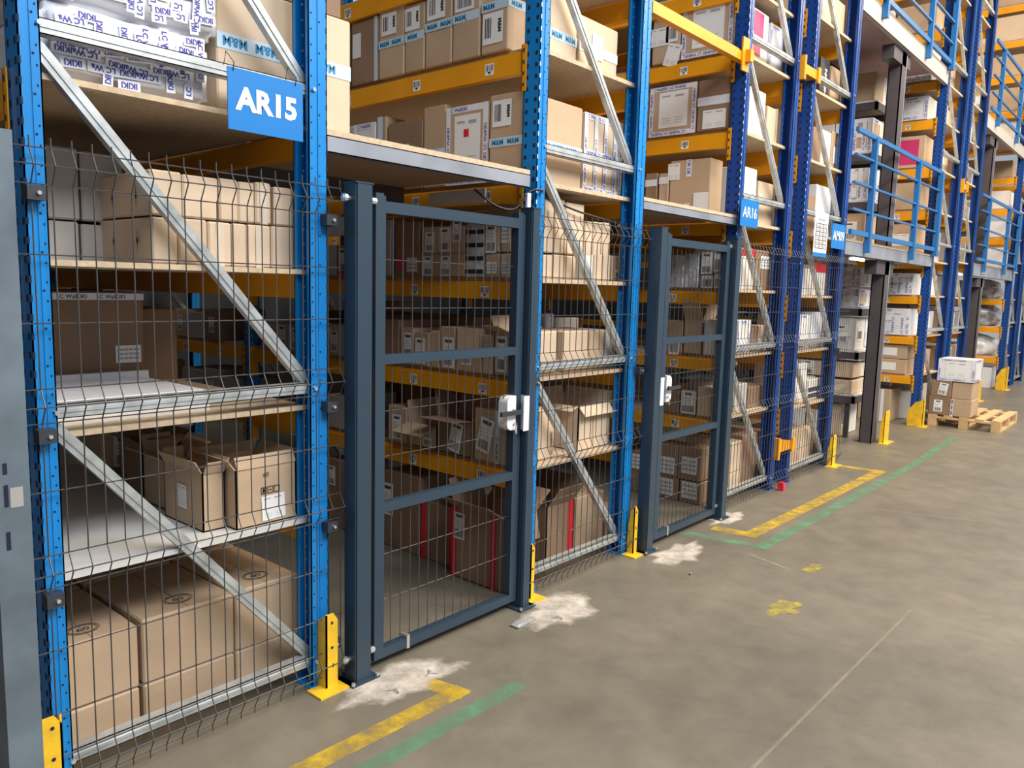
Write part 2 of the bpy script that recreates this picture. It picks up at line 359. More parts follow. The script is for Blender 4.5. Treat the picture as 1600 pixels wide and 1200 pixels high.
# ------------------------------------------------------------------ beams, boards
def sticker(q, X, yc, zc, w_=.062, h=.058, s=-1, ar=True):
    e = X + s * .0015
    def R(a, b_, c, d, m, k=0): q.quad((e + s * k, a, c), (e + s * k, b_, c), (e + s * k, b_, d), (e + s * k, a, d), m)
    R(yc - w_ / 2, yc + w_ / 2, zc - h / 2, zc + h / 2, 'paper')
    y = yc - w_ / 2 + .006
    while y < yc + w_ / 2 - .008:
        wd = random.choice((.0025, .004, .006)); R(y, y + wd, zc - h * .12, zc + h * .38, 'ink', .0006); y += wd + random.choice((.003, .005))
    if ar: q.add([(e + s * .0006, yc - .014, zc - h * .18), (e + s * .0006, yc + .014, zc - h * .18), (e + s * .0006, yc, zc - h * .42)], [(0, 1, 2)], 'ink')
def beam(X, side, y0, y1, zt, h, label, stick=(), m='yellow', conn=True, notch=True):
    # rolled box beam with stepped top lip; side -1 = outer face towards -X
    a, b_ = (X, X + .045) if side < 0 else (X - .045, X)
    q = MB(); q.box(a, b_, y0, y1, zt - h, zt, m)
    q.box(a + (0 if side > 0 else .022), b_ - (0 if side < 0 else .022), y0, y1, zt, zt + .012, m)
    o = q.build('shelf_beam'); tag(o, label, 'shelf beam', 'yellow shelf beams')
    if conn:
        for yy in (y0, y1):
            s = 1 if yy == y0 else -1
            q = MB(); ya, yb = sorted((yy - s * .004, yy + s * .0)); z0, z1 = zt - .19, zt + .03
            xx = X + side * .003; lo, hi = sorted((xx, xx + side * .004)); yc, yd = sorted((yy - s * .026, yy + s * .006))
            lo2, hi2 = sorted((X - side * .05, xx + side * .004))
            q.box(lo2, hi2, min(yy, yy + s * .005), max(yy, yy + s * .005), z0, z1, m)
            q.box(lo, hi, yc, yd, z0, z1, m)
            for k in range(4): 
                z = z0 + .02 + k * .054; X2 = xx + side * .0046; y_ = (yc + yd) / 2
                q.quad((X2, y_ - .004, z), (X2, y_ + .006, z), (X2, y_ + .006, z + .018), (X2, y_ - .004, z + .018), 'slot')
            q.build('beam_connector', o)
    for yc in stick:
        q = MB(); sticker(q, X, yc, zt - h / 2 - .002, s=side); q.build('barcode_label', o)
    return o
def board(x0, x1, y0, y1, zt, t, label, m='board', plies=False):
    q = MB(); q.box(x0, x1, y0, y1, zt - t, zt, m)
    if plies:
        q.box(x0, x1, y0 - .001, y0, zt - t * .62, zt - t * .5, 'board_under')
    o = q.build('shelf_board'); tag(o, label, 'shelf board', 'shelf boards'); return o
LV = ['lowest', 'second', 'third', 'fourth', 'fifth', 'sixth', 'seventh', 'eighth', 'ninth']
SZ = {0: [.65, 1.10, 1.62, 2.15], 1: [.63, 1.105, 1.62, 2.11, 2.755, 3.26], 2: [.65, 1.11, 1.60, 2.10, 2.73, 3.26, 3.72],
      3: [.60, 1.09, 1.57, 2.10, 2.71, 3.28, 3.86], 4: [.60, 1.10, 1.61, 2.05, 2.67, 3.18, 3.76, 4.22, 4.8, 5.35, 5.9, 6.4],
      5: [.6, 1.1, 1.6, 2.1, 2.7, 3.2, 3.75, 4.25, 4.8, 5.4, 5.9, 6.4], 6: [.55, 1.1, 1.6, 2.1, 2.7, 3.2, 3.75, 4.3, 4.9, 5.5, 6.1, 6.7, 7.3], 7: [.55, 1.6, 2.7, 3.75, 4.9, 6.1, 7.3]}
LVN = LV + ['tenth', 'eleventh', 'twelfth', 'thirteenth']
for i, (nm, xa, xb, wa, wb, m) in enumerate(RK):
    for k, z in enumerate(SZ[i]):
        h = .10 if (z > 2.5 or z < 0) else .08
        bays = [(2.605, 5.135, 'front')] + ([(5.245, 7.80, 'rear')] if (i in (0, 1) and k < 3) or (i in (2, 4) and k < 7) or i == 6 else [])
        for (ya, yb, bn) in bays:
            for sd, sn in ((-1, 'left'), (1, 'right')):
                if (bn == 'rear' and sd > 0 and i > 0) or (i == 6 and sd > 0): continue
                st = ()
                if sd < 0:
                    if i == 1 and bn == 'front': st = [2.83, 3.38, 4.0, 4.6]
                    elif i in (1, 2, 4) : st = [ya + .3 + .55 * j + .04 * ((k * 7 + j * 3) % 3) for j in range(4)]
                X = (xa - .002) if sd < 0 else (xb + .002)
                beam(X, sd, ya, yb, z, h, f'{LVN[k]} yellow beam, {bn} bay, {sn} side of the {nm}', st)
        # boards
        if i < 8:
            t = .022 if i else .018
            zb = z + .012 + t
            o = board(xa + .05 if i else xa + .03, xb - .05, 2.56, 5.13, zb, t, f'{LVN[k]} chipboard shelf of the {nm}', 'board_white' if (i == 0 and k == 0) else 'board')
            if i == 0 or (i == 1 and k < 3):
                board(xa + .05, xb - .05, 5.25, 7.8, zb, t, f'{LVN[k]} rear chipboard shelf of the {nm}')
def zb(i, k): return 0.0 if k < 0 else SZ[i][k] + .012 + (.022 if i else .018) + .0005

# front decking edge of AR15 rack (thick ply packs seen at the end)
# row spacers between the double racks
def spacer(z, x0=6.235, x1=6.50, lab=''):
    q = MB(); q.box(x0 - .01, x1 + .06, 2.47, 2.49, z - .035, z + .035, 'yellow'); q.box(x0 + .0, x1, 2.50, 2.56, z - .035, z + .035, 'yellow')
    q.box(x1 - .004, x1 + .05, 2.455, 2.47, z - .06, z + .06, 'yellow'); q.box(x0 - .03, x0, 2.455, 2.50, z - .09, z + .09, 'yellow')
    tag(q.build('row_spacer'), lab, 'row spacer', 'yellow row spacers')
spacer(3.36, lab='yellow row spacer joining the AR16 and AM09 racks high up')
spacer(.34, lab='yellow row spacer joining the AR16 and AM09 racks near the floor')
spacer(3.1, 11.9, 12.1, 'yellow row spacer between the two far racks past the railings')
q = MB(); q.box(4.035, 5.27, 2.50, 2.55, 3.185, 3.245, 'yellow'); q.box(4.035, 5.27, 2.515, 2.55, 3.245, 3.262, 'yellow')
o = q.build('cross_beam'); tag(o, 'orange cross beam spanning the aisle high above the second gate', 'cross beam')
q = MB(); q.box(5.19, 5.29, 2.488, 2.50, 3.12, 3.34, 'yellow'); q.box(5.23, 5.28, 2.45, 2.50, 3.18, 3.26, 'yellow'); q.build('beam_connector', o)

# yellow column guards
def guard(x0, x1, y0, label, h=.30, s=1, fl=.045):
    e = empty('column_guard', ((x0 + x1) / 2, y0, 0)); tag(e, label, 'column guard', 'yellow column guards')
    q = MB(); w_ = x1 - x0
    # upright bent plate: front and one side flange with a rounded top
    pf = [(x0, 0), (x1, 0), (x1, h - .03), (x1 - .02, h), (x0, h)]
    n = len(pf); V = [(x, y0, z) for x, z in pf] + [(x, y0 + .006, z) for x, z in pf]
    q.add(V, [tuple(range(n - 1, -1, -1)), tuple(range(n, 2 * n))] + [(i, (i + 1) % n, n + (i + 1) % n, n + i) for i in range(n)], 'guard')
    ps = [(0, 0), (fl, 0), (fl, h * .55), (fl * .55, h * .9), (0, h)]; X = x0 if s > 0 else x1
    a, b_ = (X, X + .006) if s > 0 else (X - .006, X)
    V = [(a, y0 + y, z) for y, z in ps] + [(b_, y0 + y, z) for y, z in ps]
    q.add(V, [tuple(range(n)), tuple(range(2 * n - 1, n - 1, -1))] + [(i, n + i, n + (i + 1) % n, (i + 1) % n) for i in range(n)], 'guard')
    for z in (h * .88, h * .55): q.tube([((x0 + x1) / 2, y0 - .002, z), ((x0 + x1) / 2, y0 + .001, z)], .006, 'slot', 6)
    q.build('guard_plate', e)
    q = MB(); q.box(x0 - .06, x1 + .05, y0 - .05, y0 + .045, 0, .008, 'guard'); q.build('foot_plate', e)
    return e
guard(.742, .795, 2.44, 'yellow column guard at the left foot of the AR15 rack', .30, -1)
guard(1.745, 1.80, 2.44, 'yellow column guard beside the left post of the first gate', .31, 1, .09)
guard(3.005, 3.035, 2.44, 'yellow column guard beside the right post of the first gate', .30, 1)
guard(3.99, 4.03, 2.44, 'yellow column guard beside the left post of the second gate', .30, 1)
guard(7.47, 7.56, 2.44, 'yellow column guard at the right foot of the AM09 rack', .30, 1)
guard(10.69, 10.78, 2.43, 'yellow column guard at the foot of the rack past the railings', .34, 1, .18)
guard(9.1, 9.28, 2.44, 'yellow column guard at the foot of the dark mezzanine column', .36, 1)
guard(16.36, 16.55, 2.42, 'orange column guard at the foot of the rack at right edge', .42, 1, .16)
guard(14.1, 14.3, 2.44, 'yellow column guard at the foot of the second dark column', .36, 1)

# ------------------------------------------------------------------ mesh fences
def fence(x0, x1, label, xs=None, clips=(), y=2.466):
    e = empty('mesh_fence_panel', ((x0 + x1) / 2, y, 0)); tag(e, label, 'mesh fence', 'welded mesh fence panels')
    folds = [1.905, 1.227, .732, .095]
    prof = [(0, .02)]
    for f in reversed(folds): prof += [(0, f - .05), (-.030, f), (0, f + .05)]
    prof.append((0, 1.985))
    q = MB(); n = int(round((x1 - x0) / PITCH)); r = .0022
    for i in range(n + 1):
        x = x0 + i * (x1 - x0) / n; q.tube([(x, y + a, z) for a, z in prof], r, 'wire', 5)
    q.build('vertical_wires', e)
    for z, dy in [(z, .003) for z in (1.66, 1.466, .975, .488, .285)] + [(f + dz, dy) for f in folds for dz, dy in ((-.05, .003), (0, -.027), (.05, .003))]:
        q = MB(); q.tube([(x0 - .01, y + dy, z), (x1 + .01, y + dy, z)], r, 'wire', 5); q.build('horizontal_wire', e)
    for (cx, cz) in clips:
        q = MB(); q.box(cx - .024, cx + .024, y - .012, y + .034, cz - .02, cz + .02, 'clip')
        q.tube([(cx + .005, y - .02, cz), (cx + .005, y - .012, cz)], .006, 'bolt', 8); q.build('fence_clip', e)
    return e
CL = [1.835, 1.13, .655, .16]
fence(.735, 1.832, 'welded mesh fence panel across the end of the AR15 rack', clips=[(.80, 1.83), (.80, 1.14), (.80, .645)] + [(1.79, z) for z in CL[:3]] + [(1.80, .17)])
fence(2.98, 4.07, 'welded mesh fence panel between the two gates', clips=[(3.03, .17), (4.02, .17), (3.03, 1.13), (4.02, 1.13)])
fence(5.17, 7.72, 'long welded mesh fence panel in front of the AR16 and AM09 racks', clips=[(5.3, 1.1), (7.5, 1.1)])

# ------------------------------------------------------------------ gates
def gate_post(x0, x1, label, y0=2.39, h=1.975, hinge=0, strike=0):
    q = MB(); q.box(x0, x1, y0, y0 + .08, .008, h, 'gate'); q.box(x0 - .002, x1 + .002, y0 - .002, y0 + .082, h, h + .006, 'gate')
    o = q.build('gate_post', loc=((x0 + x1) / 2, y0 + .04, 0)); tag(o, label, 'gate post', 'anthracite gate posts')
    bm = bmesh.new(); bm.from_mesh(o.data); bmesh.ops.bevel(bm, geom=[e for e in bm.edges if abs((e.verts[0].co - e.verts[1].co).z) > 1], offset=.006, segments=2, affect='EDGES'); bm.to_mesh(o.data); bm.free()
    q = MB(); q.box(x0 - .03, x1 + .03, y0 - .02, y0 + .11, 0, .008, 'gate')
    for a in (x0 - .02, x1 + .02): q.tube([(a, y0 - .01, .008), (a, y0 - .01, .02)], .008, 'bolt', 6)
    q.build('base_plate', o)
    if hinge:
        for z in (h - .055, .10):
            q = MB(); q.tube([(x0 - .035, y0 + .04, z), (x1 + .045, y0 + .04, z)], .009, 'bolt', 8)
            q.tube([(x0 - .03, y0 + .04, z), (x0 - .016, y0 + .04, z)], .016, 'bolt', 8); q.tube([(x1 + .02, y0 + .04, z), (x1 + .04, y0 + .04, z)], .014, 'bolt', 8)
            q.build('hinge', o)
    if strike:
        s = -1 if strike < 0 else 1; X = x0 if s < 0 else x1
        q = MB(); a, b_ = sorted((X - s * .008, X + s * .032)); q.box(a, b_, y0 - .004, y0 + .0, .915, 1.085, 'white')
        lo, hi = sorted((X, X + s * .004)); q.box(lo, hi, y0, y0 + .05, .915, 1.085, 'white'); q.build('strike_plate', o)
    return o
def gate_leaf(x0, x1, label, lockside=1, y=2.425):
    e = empty('mesh_gate', ((x0 + x1) / 2, y, 0)); tag(e, label, 'gate', 'anthracite mesh gates')
    d = .045; s = .05
    for a, b_ in ((x0, x0 + s), (x1 - s, x1)):
        q = MB(); q.box(a, b_, y, y + d, .045, 1.945, 'gate'); q.box(a + .006, b_ - .006, y + .006, y + d - .006, 1.945, 1.955, 'bolt' if False else 'gate'); q.build('stile', e)
    for z0, z1, n in ((1.88, 1.925, 'top_rail'), (1.283, 1.322, 'middle_rail'), (.672, .712, 'middle_rail'), (.045, .085, 'bottom_rail')):
        q = MB(); q.box(x0 + s, x1 - s, y, y + .04, z0, z1, 'gate'); q.build(n, e)
    xa, xb = x0 + s, x1 - s; n = int(round((xb - xa) / .0525)); q = MB()
    for i in range(1, n): q.tube([(xa + (xb - xa) * i / n, y + .02, .07), (xa + (xb - xa) * i / n, y + .02, 1.9)], .0022, 'wire', 5, False)
    q.build('vertical_wires', e)
    for z in (1.70, 1.507, 1.088, .90, .485, .287): q = MB(); q.tube([(xa, y + .024, z), (xb, y + .024, z)], .0022, 'wire', 5, False); q.build('horizontal_wire', e)
    # lock case with rounded outer side, lever handle, keys
    L = 1 if lockside > 0 else -1; X = (x1 - s) if L > 0 else (x0 + s)
    q = MB(); pts = []
    W = .062
    for i in range(7): t = math.pi / 2 * i / 6; pts.append((W - .035 + .035 * math.sin(t), .083 - .035 + .035 * math.cos(t)))
    pts = [(0, .083)] + pts; pts += [(a, -b_) for a, b_ in reversed(pts)]
    P = [(X - L * a, y - .012, 1.005 + b_) for a, b_ in pts]; P2 = [(p[0], y + .045, p[2]) for p in P]; n = len(P)
    q.add(P + P2, [tuple(range(n)), tuple(range(2 * n - 1, n - 1, -1))] + [(i, n + i, n + (i + 1) % n, (i + 1) % n) for i in range(n)], 'white')
    lk = q.build('lock_case', e)
    q = MB(); q.tube([(X - L * .02, y - .03, 1.012), (X - L * .02, y - .010, 1.012)], .012, 'clip', 8); q.box(min(X + L * .015, X - L * .13), max(X + L * .015, X - L * .13), y - .040, y - .026, 1.0, 1.022, 'clip'); q.build('handle', lk)
    q = MB(); q.tube([(X - L * .012, y - .02, .955), (X - L * .012, y - .012, .955)], .009, 'bolt', 8)
    for k in range(3): q.box(X - L * .012 - .004 - .006 * k, X - L * .012 + .003 - .006 * k, y - .03 - .003 * k, y - .028 - .003 * k, .905 + .006 * k, .95, 'bolt')
    q.build('keys', lk)
    q = MB(); bx = xa + (xb - xa) * .17; q.box(bx - .008, bx + .008, y - .002, y + .044, .04, .10, 'bolt'); q.build('wire_clamp', e)
    return e
gate_post(1.851, 1.931, 'left dark post of the first mesh gate with bolted hinges', hinge=1)
gate_leaf(1.972, 2.872, 'anthracite mesh gate leaf with a white lock, nearest to the camera', 1)
gate_post(2.882, 2.942, 'right dark post of the first mesh gate with white strike plate', strike=-1)
gate_post(4.062, 4.142, 'left dark post of the second mesh gate', strike=1)
gate_leaf(4.20, 5.045, 'anthracite mesh gate leaf with white lock, farther of the two gates', -1)
gate_post(5.068, 5.15, 'right dark post of the second mesh gate', hinge=1)
q = MB(); q.box(.632, .718, 2.36, 2.46, 0, 1.975, 'grey_post')
for z, h in ((1.07, .03), (.98, .06), (.86, .05)): q.box(.655, .665, 2.3585, 2.36, z, z + h, 'slot')
q.box(.669, .70, 2.3585, 2.36, .975, 1.03, 'bolt')
o = q.build('gate_post'); tag(o, 'scuffed grey steel post at the left edge of the picture', 'gate post')

# ------------------------------------------------------------------ mezzanine walkways over the aisles
def mezz(x0, x1, zt, zbm, label, y0=2.5, y1=5.1, dm='board', em='steel', joists=2, under='board_under', jm='dark'):
    e = empty('mezzanine_deck', ((x0 + x1) / 2, (y0 + y1) / 2, zbm)); tag(e, label, 'mezzanine deck', 'walkway decks over the aisles')
    q = MB(); q.box(x0, x1, y0 + .002, y1, zt - .022, zt, dm); q.box(x0, x1, y0 + .05, y1, zt - .026, zt - .022, under); q.build('deck_board', e)
    q = MB(); zc = zt - .022; q.box(x0, x1, y0, y0 + .004, zbm, zc, em); q.box(x0, x1, y0, y0 + .04, zbm, zbm + .004, em); q.box(x0, x1, y0, y0 + .04, zc - .004, zc, em)
    q.build('edge_beam', e)
    for k in range(joists):
        yy = y0 + (y1 - y0) * (k + 1) / (joists + .6); q = MB(); q.box(x0, x1, yy, yy + .05, zbm - .03, zc - .004, jm); q.build('joist', e)
    return e
mezz(1.802, 2.985, 2.172, 2.088, 'plywood walkway deck on a grey beam above the first gate', y1=4.9)
mezz(4.032, 5.270, 2.152, 2.08, 'plywood walkway deck on a grey beam above the second gate', y1=5.1)
mezz(7.57, 10.745, 2.14, 1.99, 'lower wide walkway deck under the blue railing', y1=5.1)
mezz(7.57, 10.745, 4.345, 4.155, 'upper wide walkway deck with a lilac underside', y1=5.1, em='fascia', under='lilac', jm='dark')
mezz(13.17, 16.43, 2.14, 1.95, 'lower walkway deck at the far right behind the second railing', y1=4.9)
mezz(13.17, 16.43, 4.26, 4.07, 'upper walkway deck at the far right', y1=4.9, em='fascia', under='lilac')
def railing(x0, x1, z, label, nv=2, top=.98):
    e = empty('railing', ((x0 + x1) / 2, 2.45, z)); tag(e, label, 'railing', 'blue walkway railings'); y = 2.455
    for dz, w_, n in ((top, .04, 'top_rail'), (.76, .018, 'rail'), (.51, .018, 'rail'), (.27, .018, 'rail'), (.06, .045, 'bottom_rail')):
        q = MB(); q.box(x0, x1, y, y + .03, z + dz - w_ / 2, z + dz + w_ / 2, 'rail'); q.build(n, e)
    for k in range(nv + 1):
        x = x0 + (x1 - x0) * ([.17, .67, .985][k] if nv == 2 else (k + .5) / nv)
        if k == nv and nv == 2: q = MB(); q.box(x - .04, x + .04, y - .02, y + .035, z - .02, z + top, 'rail'); q.build('baluster', e); continue
        q = MB(); q.box(x - .026, x + .026, y - .012, y + .04, z - .11, z + top, 'rail'); q.build('baluster', e)
    return e
railing(7.57, 10.74, 2.14, 'blue railing of the lower walkway beside the AM09 rack')
railing(7.57, 10.74, 4.33, 'blue railing of the upper walkway at the top of the picture')
railing(13.17, 16.43, 2.14, 'blue railing of the lower walkway at the far right')
railing(13.17, 16.43, 4.28, 'blue railing of the upper walkway at the far right')
def dcol(x, y, z0, z1, label, w_=.17):
    e = empty('steel_column', (x + w_ / 2, y + .06, z0)); tag(e, label, 'steel column', 'dark mezzanine columns')
    q = MB(); q.box(x, x + w_, y, y + .012, z0, z1, 'dark'); q.box(x + .0, x + w_, y + .12, y + .132, z0, z1, 'dark'); q.box(x, x + .012, y, y + .13, z0, z1, 'dark')
    q.box(x + w_ * .86, x + w_, y - .002, y + .01, z0, z1, 'steel'); q.build('column_shaft', e)
    q = MB(); q.box(x - .30, x + w_ + .12, y - .0, y + .12, z1 - .14, z1, 'dark'); q.build('column_head', e); return e
dcol(9.00, 2.54, 0, 1.985, 'dark steel column under the lower walkway beside the centre shelving')
dcol(9.00, 2.54, 2.145, 4.15, 'dark steel column standing on the lower walkway')
dcol(14.0, 2.54, 0, 1.94, 'dark steel column under the far right walkway')
dcol(14.0, 2.54, 2.145, 4.06, 'dark steel column on the far right lower walkway')

# ------------------------------------------------------------------ signs
def sign(x0, x1, zt, zbt, s, label, y=2.440):
    q = MB(); q.box(x0, x1, y, y + .004, zbt, zt, 'sign'); o = q.build('aisle_sign'); tag(o, label, 'sign')
    q = MB(); h = (zt - zbt) * .40; q.text(s, ((x0 + x1) / 2, y - .0012, (zt + zbt) / 2 + .005), (1, 0, 0), (0, 0, 1), h, 'white', .042 if s == 'AR15' else .015, (x1 - x0) * .84, True); q.build('lettering', o)
    q = MB()
    for x in (x0 + .02, x1 - .03): q.tube([(x, y, zt - .012), (x, y - .006, zt + .015), (x + .004, y + .05, zt + .06), (x + .006, y + .07, zt + .02)], .0016, 'cable', 4)
    q.build('cable_tie', o); return o
sign(1.370, 1.655, 2.292, 2.095, 'AR15', 'blue aisle sign reading AR15 tied to the brace')
sign(5.20, 5.49, 2.262, 2.075, 'AR16', 'blue aisle sign reading AR16 tied to the brace')
sign(7.02, 7.36, 2.235, 2.02, 'AM09', 'blue aisle sign reading AM09 under the white notice')
q = MB(); q.box(6.62, 6.93, 2.446, 2.449, 1.93, 2.30, 'paper'); o = q.build('notice'); tag(o, 'white notice with a printed table beside the AM09 sign', 'notice')
q = MB(); ya, yb = 2.4435, 2.4455; q.box(6.62, 6.93, ya, yb, 1.93, 1.965, 'sign')
for k in range(7): q.box(6.65, 6.90, ya, yb, 2.0 + k * .034, 2.004 + k * .034, 'ink')
for k in range(4): q.box(6.65 + k * .0825 - .001, 6.654 + k * .0825, ya, yb, 2.0, 2.208, 'ink')
for k in range(6):
    for c in range(3): q.box(6.665 + c * .0825, 6.70 + c * .0825 + .01 * ((k + c) % 3), ya, yb, 2.014 + k * .034, 2.022 + k * .034, 'grey_ink')
q.box(6.70, 6.85, ya, yb, 2.235, 2.25, 'grey_ink'); q.build('printed_table', o)

# ------------------------------------------------------------------ cartons
def fr(B, face):
    x0, x1, y0, y1, z0, z1 = B
    if face == 'Y': return Vector((x0, y0, z0)), Vector((1, 0, 0)), Vector((0, 0, 1)), Vector((0, -1, 0)), x1 - x0, z1 - z0
    if face == 'X': return Vector((x0, y1, z0)), Vector((0, -1, 0)), Vector((0, 0, 1)), Vector((-1, 0, 0)), y1 - y0, z1 - z0
    if face == 'R': return Vector((x1, y0, z0)), Vector((0, 1, 0)), Vector((0, 0, 1)), Vector((1, 0, 0)), y1 - y0, z1 - z0
    return Vector((x0, y0, z1)), Vector((1, 0, 0)), Vector((0, 1, 0)), Vector((0, 0, 1)), x1 - x0, y1 - y0
def rect(q, o, u, v, n, a, b_, c, d, m, off):
    p = o + n * off; q.quad(p + u * a + v * c, p + u * b_ + v * c, p + u * b_ + v * d, p + u * a + v * d, m)
def d_label(par, B, face, fu, fv, w_, h, kind='mm', rot=0., col_='paper'):
    o, u, v, n, W, H = fr(B, face); w_ = min(w_, W * .94); h = min(h, H * .94)
    c = o + u * (W * fu) + v * (H * fv); cr, sr = math.cos(rot), math.sin(rot); U = u * cr + v * sr; Vv = v * cr - u * sr
    q = MB(); p = c - U * (w_ / 2) - Vv * (h / 2); e = .0032
    rect(q, p, U, Vv, n, 0, w_, 0, h, col_, e)
    e2 = e + .0007
    if kind in ('mm', 'bar', 'mmv'):
        if kind == 'mm':
            q.text('M&M', p + n * e2 + U * (w_ * .5) + Vv * (h * .87), U, Vv, min(h * .12, .035), 'ink', .045, w_ * .8, True); bz = (.08, .36)
        elif kind == 'mmv':
            q.text('M&M', p + n * e2 + U * (w_ * .84) + Vv * (h * .55), -Vv, U, w_ * .17, 'ink', .045, h * .55, True); bz = (.2, .85)
        else: bz = (.15, .7)
        x = w_ * .12; xe = w_ * (.88 if kind != 'mmv' else .45)
        while x < xe:
            t = w_ * random.choice((.02, .035, .05)); rect(q, p, U, Vv, n, x, min(x + t, xe), h * bz[0], h * bz[1], 'ink', e2); x += t + w_ * random.choice((.025, .04))
        if kind == 'mm':
            for k in range(3): rect(q, p, U, Vv, n, w_ * .12, w_ * (.5 + .3 * random.random()), h * (.46 + .1 * k), h * (.48 + .1 * k), 'grey_ink', e2)
    elif kind == 'sheet':
        for k in range(3):
            hh = h * (.12 + .07 * k)
            rect(q, p, U, Vv, n, w_ * .12, w_ * .42, hh, hh + h * .012, 'grey_ink', e2); rect(q, p, U, Vv, n, w_ * .55, w_ * .85, hh, hh + h * .012, 'grey_ink', e2)
        rect(q, p, U, Vv, n, w_ * .1, w_ * .4, h * .86, h * .90, 'grey_ink', e2); rect(q, p, U, Vv, n, w_ * .55, w_ * .85, h * .84, h * .9, 'grey_ink', e2)
    elif kind == 'grid':
        for k in range(3): rect(q, p, U, Vv, n, w_ * .08, w_ * .92, h * (.2 + .25 * k), h * (.32 + .25 * k), 'grey_ink', e2)
        for k in range(3): rect(q, p, U, Vv, n, w_ * (.28 + .2 * k), w_ * (.31 + .2 * k), h * .1, h * .92, 'paper', e2 + .0003)
    o_ = q.build('shipping_label', par)
    if col_ == 'paper_red': o_['label'] = 'red sheet'
    return o_
def d_tape(par, B, face, fv, h, text='M&M', film='tape', ink='cyan_ink', vert=False, a=0., b_=1., flip=False, bold=.035, name='packing_tape', gap=.35, th=.62, k=0):
    o, u, v, n, W, H = fr(B, face); q = MB(); e = .0018 + .0004 * k
    if vert: L = H; p = o + u * (W * fv - h / 2); U, V2 = v, -u; p = o + u * (W * fv + h / 2)
    else: L = W; p = o + v * (H * fv - h / 2); U, V2 = u, v
    s0, s1 = L * a, L * b_
    if film: rect(q, p, U, V2, n, s0, s1, 0, h, film, e)
    if text:
        V_, P_, tw, tH = glyphs(text, bold); k_ = h * th / tH; st = tw * k_; x = s0 + .01 + random.random() * .02
        UU, VV = (U, V2)
        while x + st * .6 < s1:
            wd = min(st, s1 - x - .004)
            if wd < st * .98: break
            if flip: q.text(text, p + n * (e + .0006) + UU * (x + st) + VV * (h * (1 - (1 - th) / 2)), -UU, -VV, h * th, ink, bold)
            else: q.text(text, p + n * (e + .0006) + UU * x + VV * (h * (1 - th) / 2), UU, VV, h * th, ink, bold)
            x += st * (1 + gap)
    return q.build(name, par)
def lcw(par, B, face, sheet=True, red=False, hw=.034, dense=False):
    kw = dict(text='LC WaIKIKI', film='film', ink='navy', bold=.02, gap=.12, th=.6, name='printed_tape')
    o, u, v, n, W, H = fr(B, face); fw, fh = hw / W / 2, hw / H / 2
    if sheet: d_label(par, B, face, .52, .52, min(W * .62, .30), min(H * .72, .30), 'sheet')
    if red:
        q = MB(); rect(q, o, u, v, n, W * .44, W * .56, H * .6, H * .7, 'red', .0046); q.build('red_sticker', par)
    d_tape(par, B, face, 1 - fh, hw, k=1, **kw); d_tape(par, B, face, fh, hw, k=2, flip=True, **kw)
    d_tape(par, B, face, fw * 1.0, hw, vert=True, k=3, **kw); d_tape(par, B, face, 1 - fw, hw, vert=True, k=4, **kw)
    if dense:
        for f in (.3, .55, .8): d_tape(par, B, face, f, hw, vert=True, k=5, flip=random.random() < .5, **kw)
        d_tape(par, B, face, .5, hw, k=6, flip=True, **kw)
RND = random.Random(21)
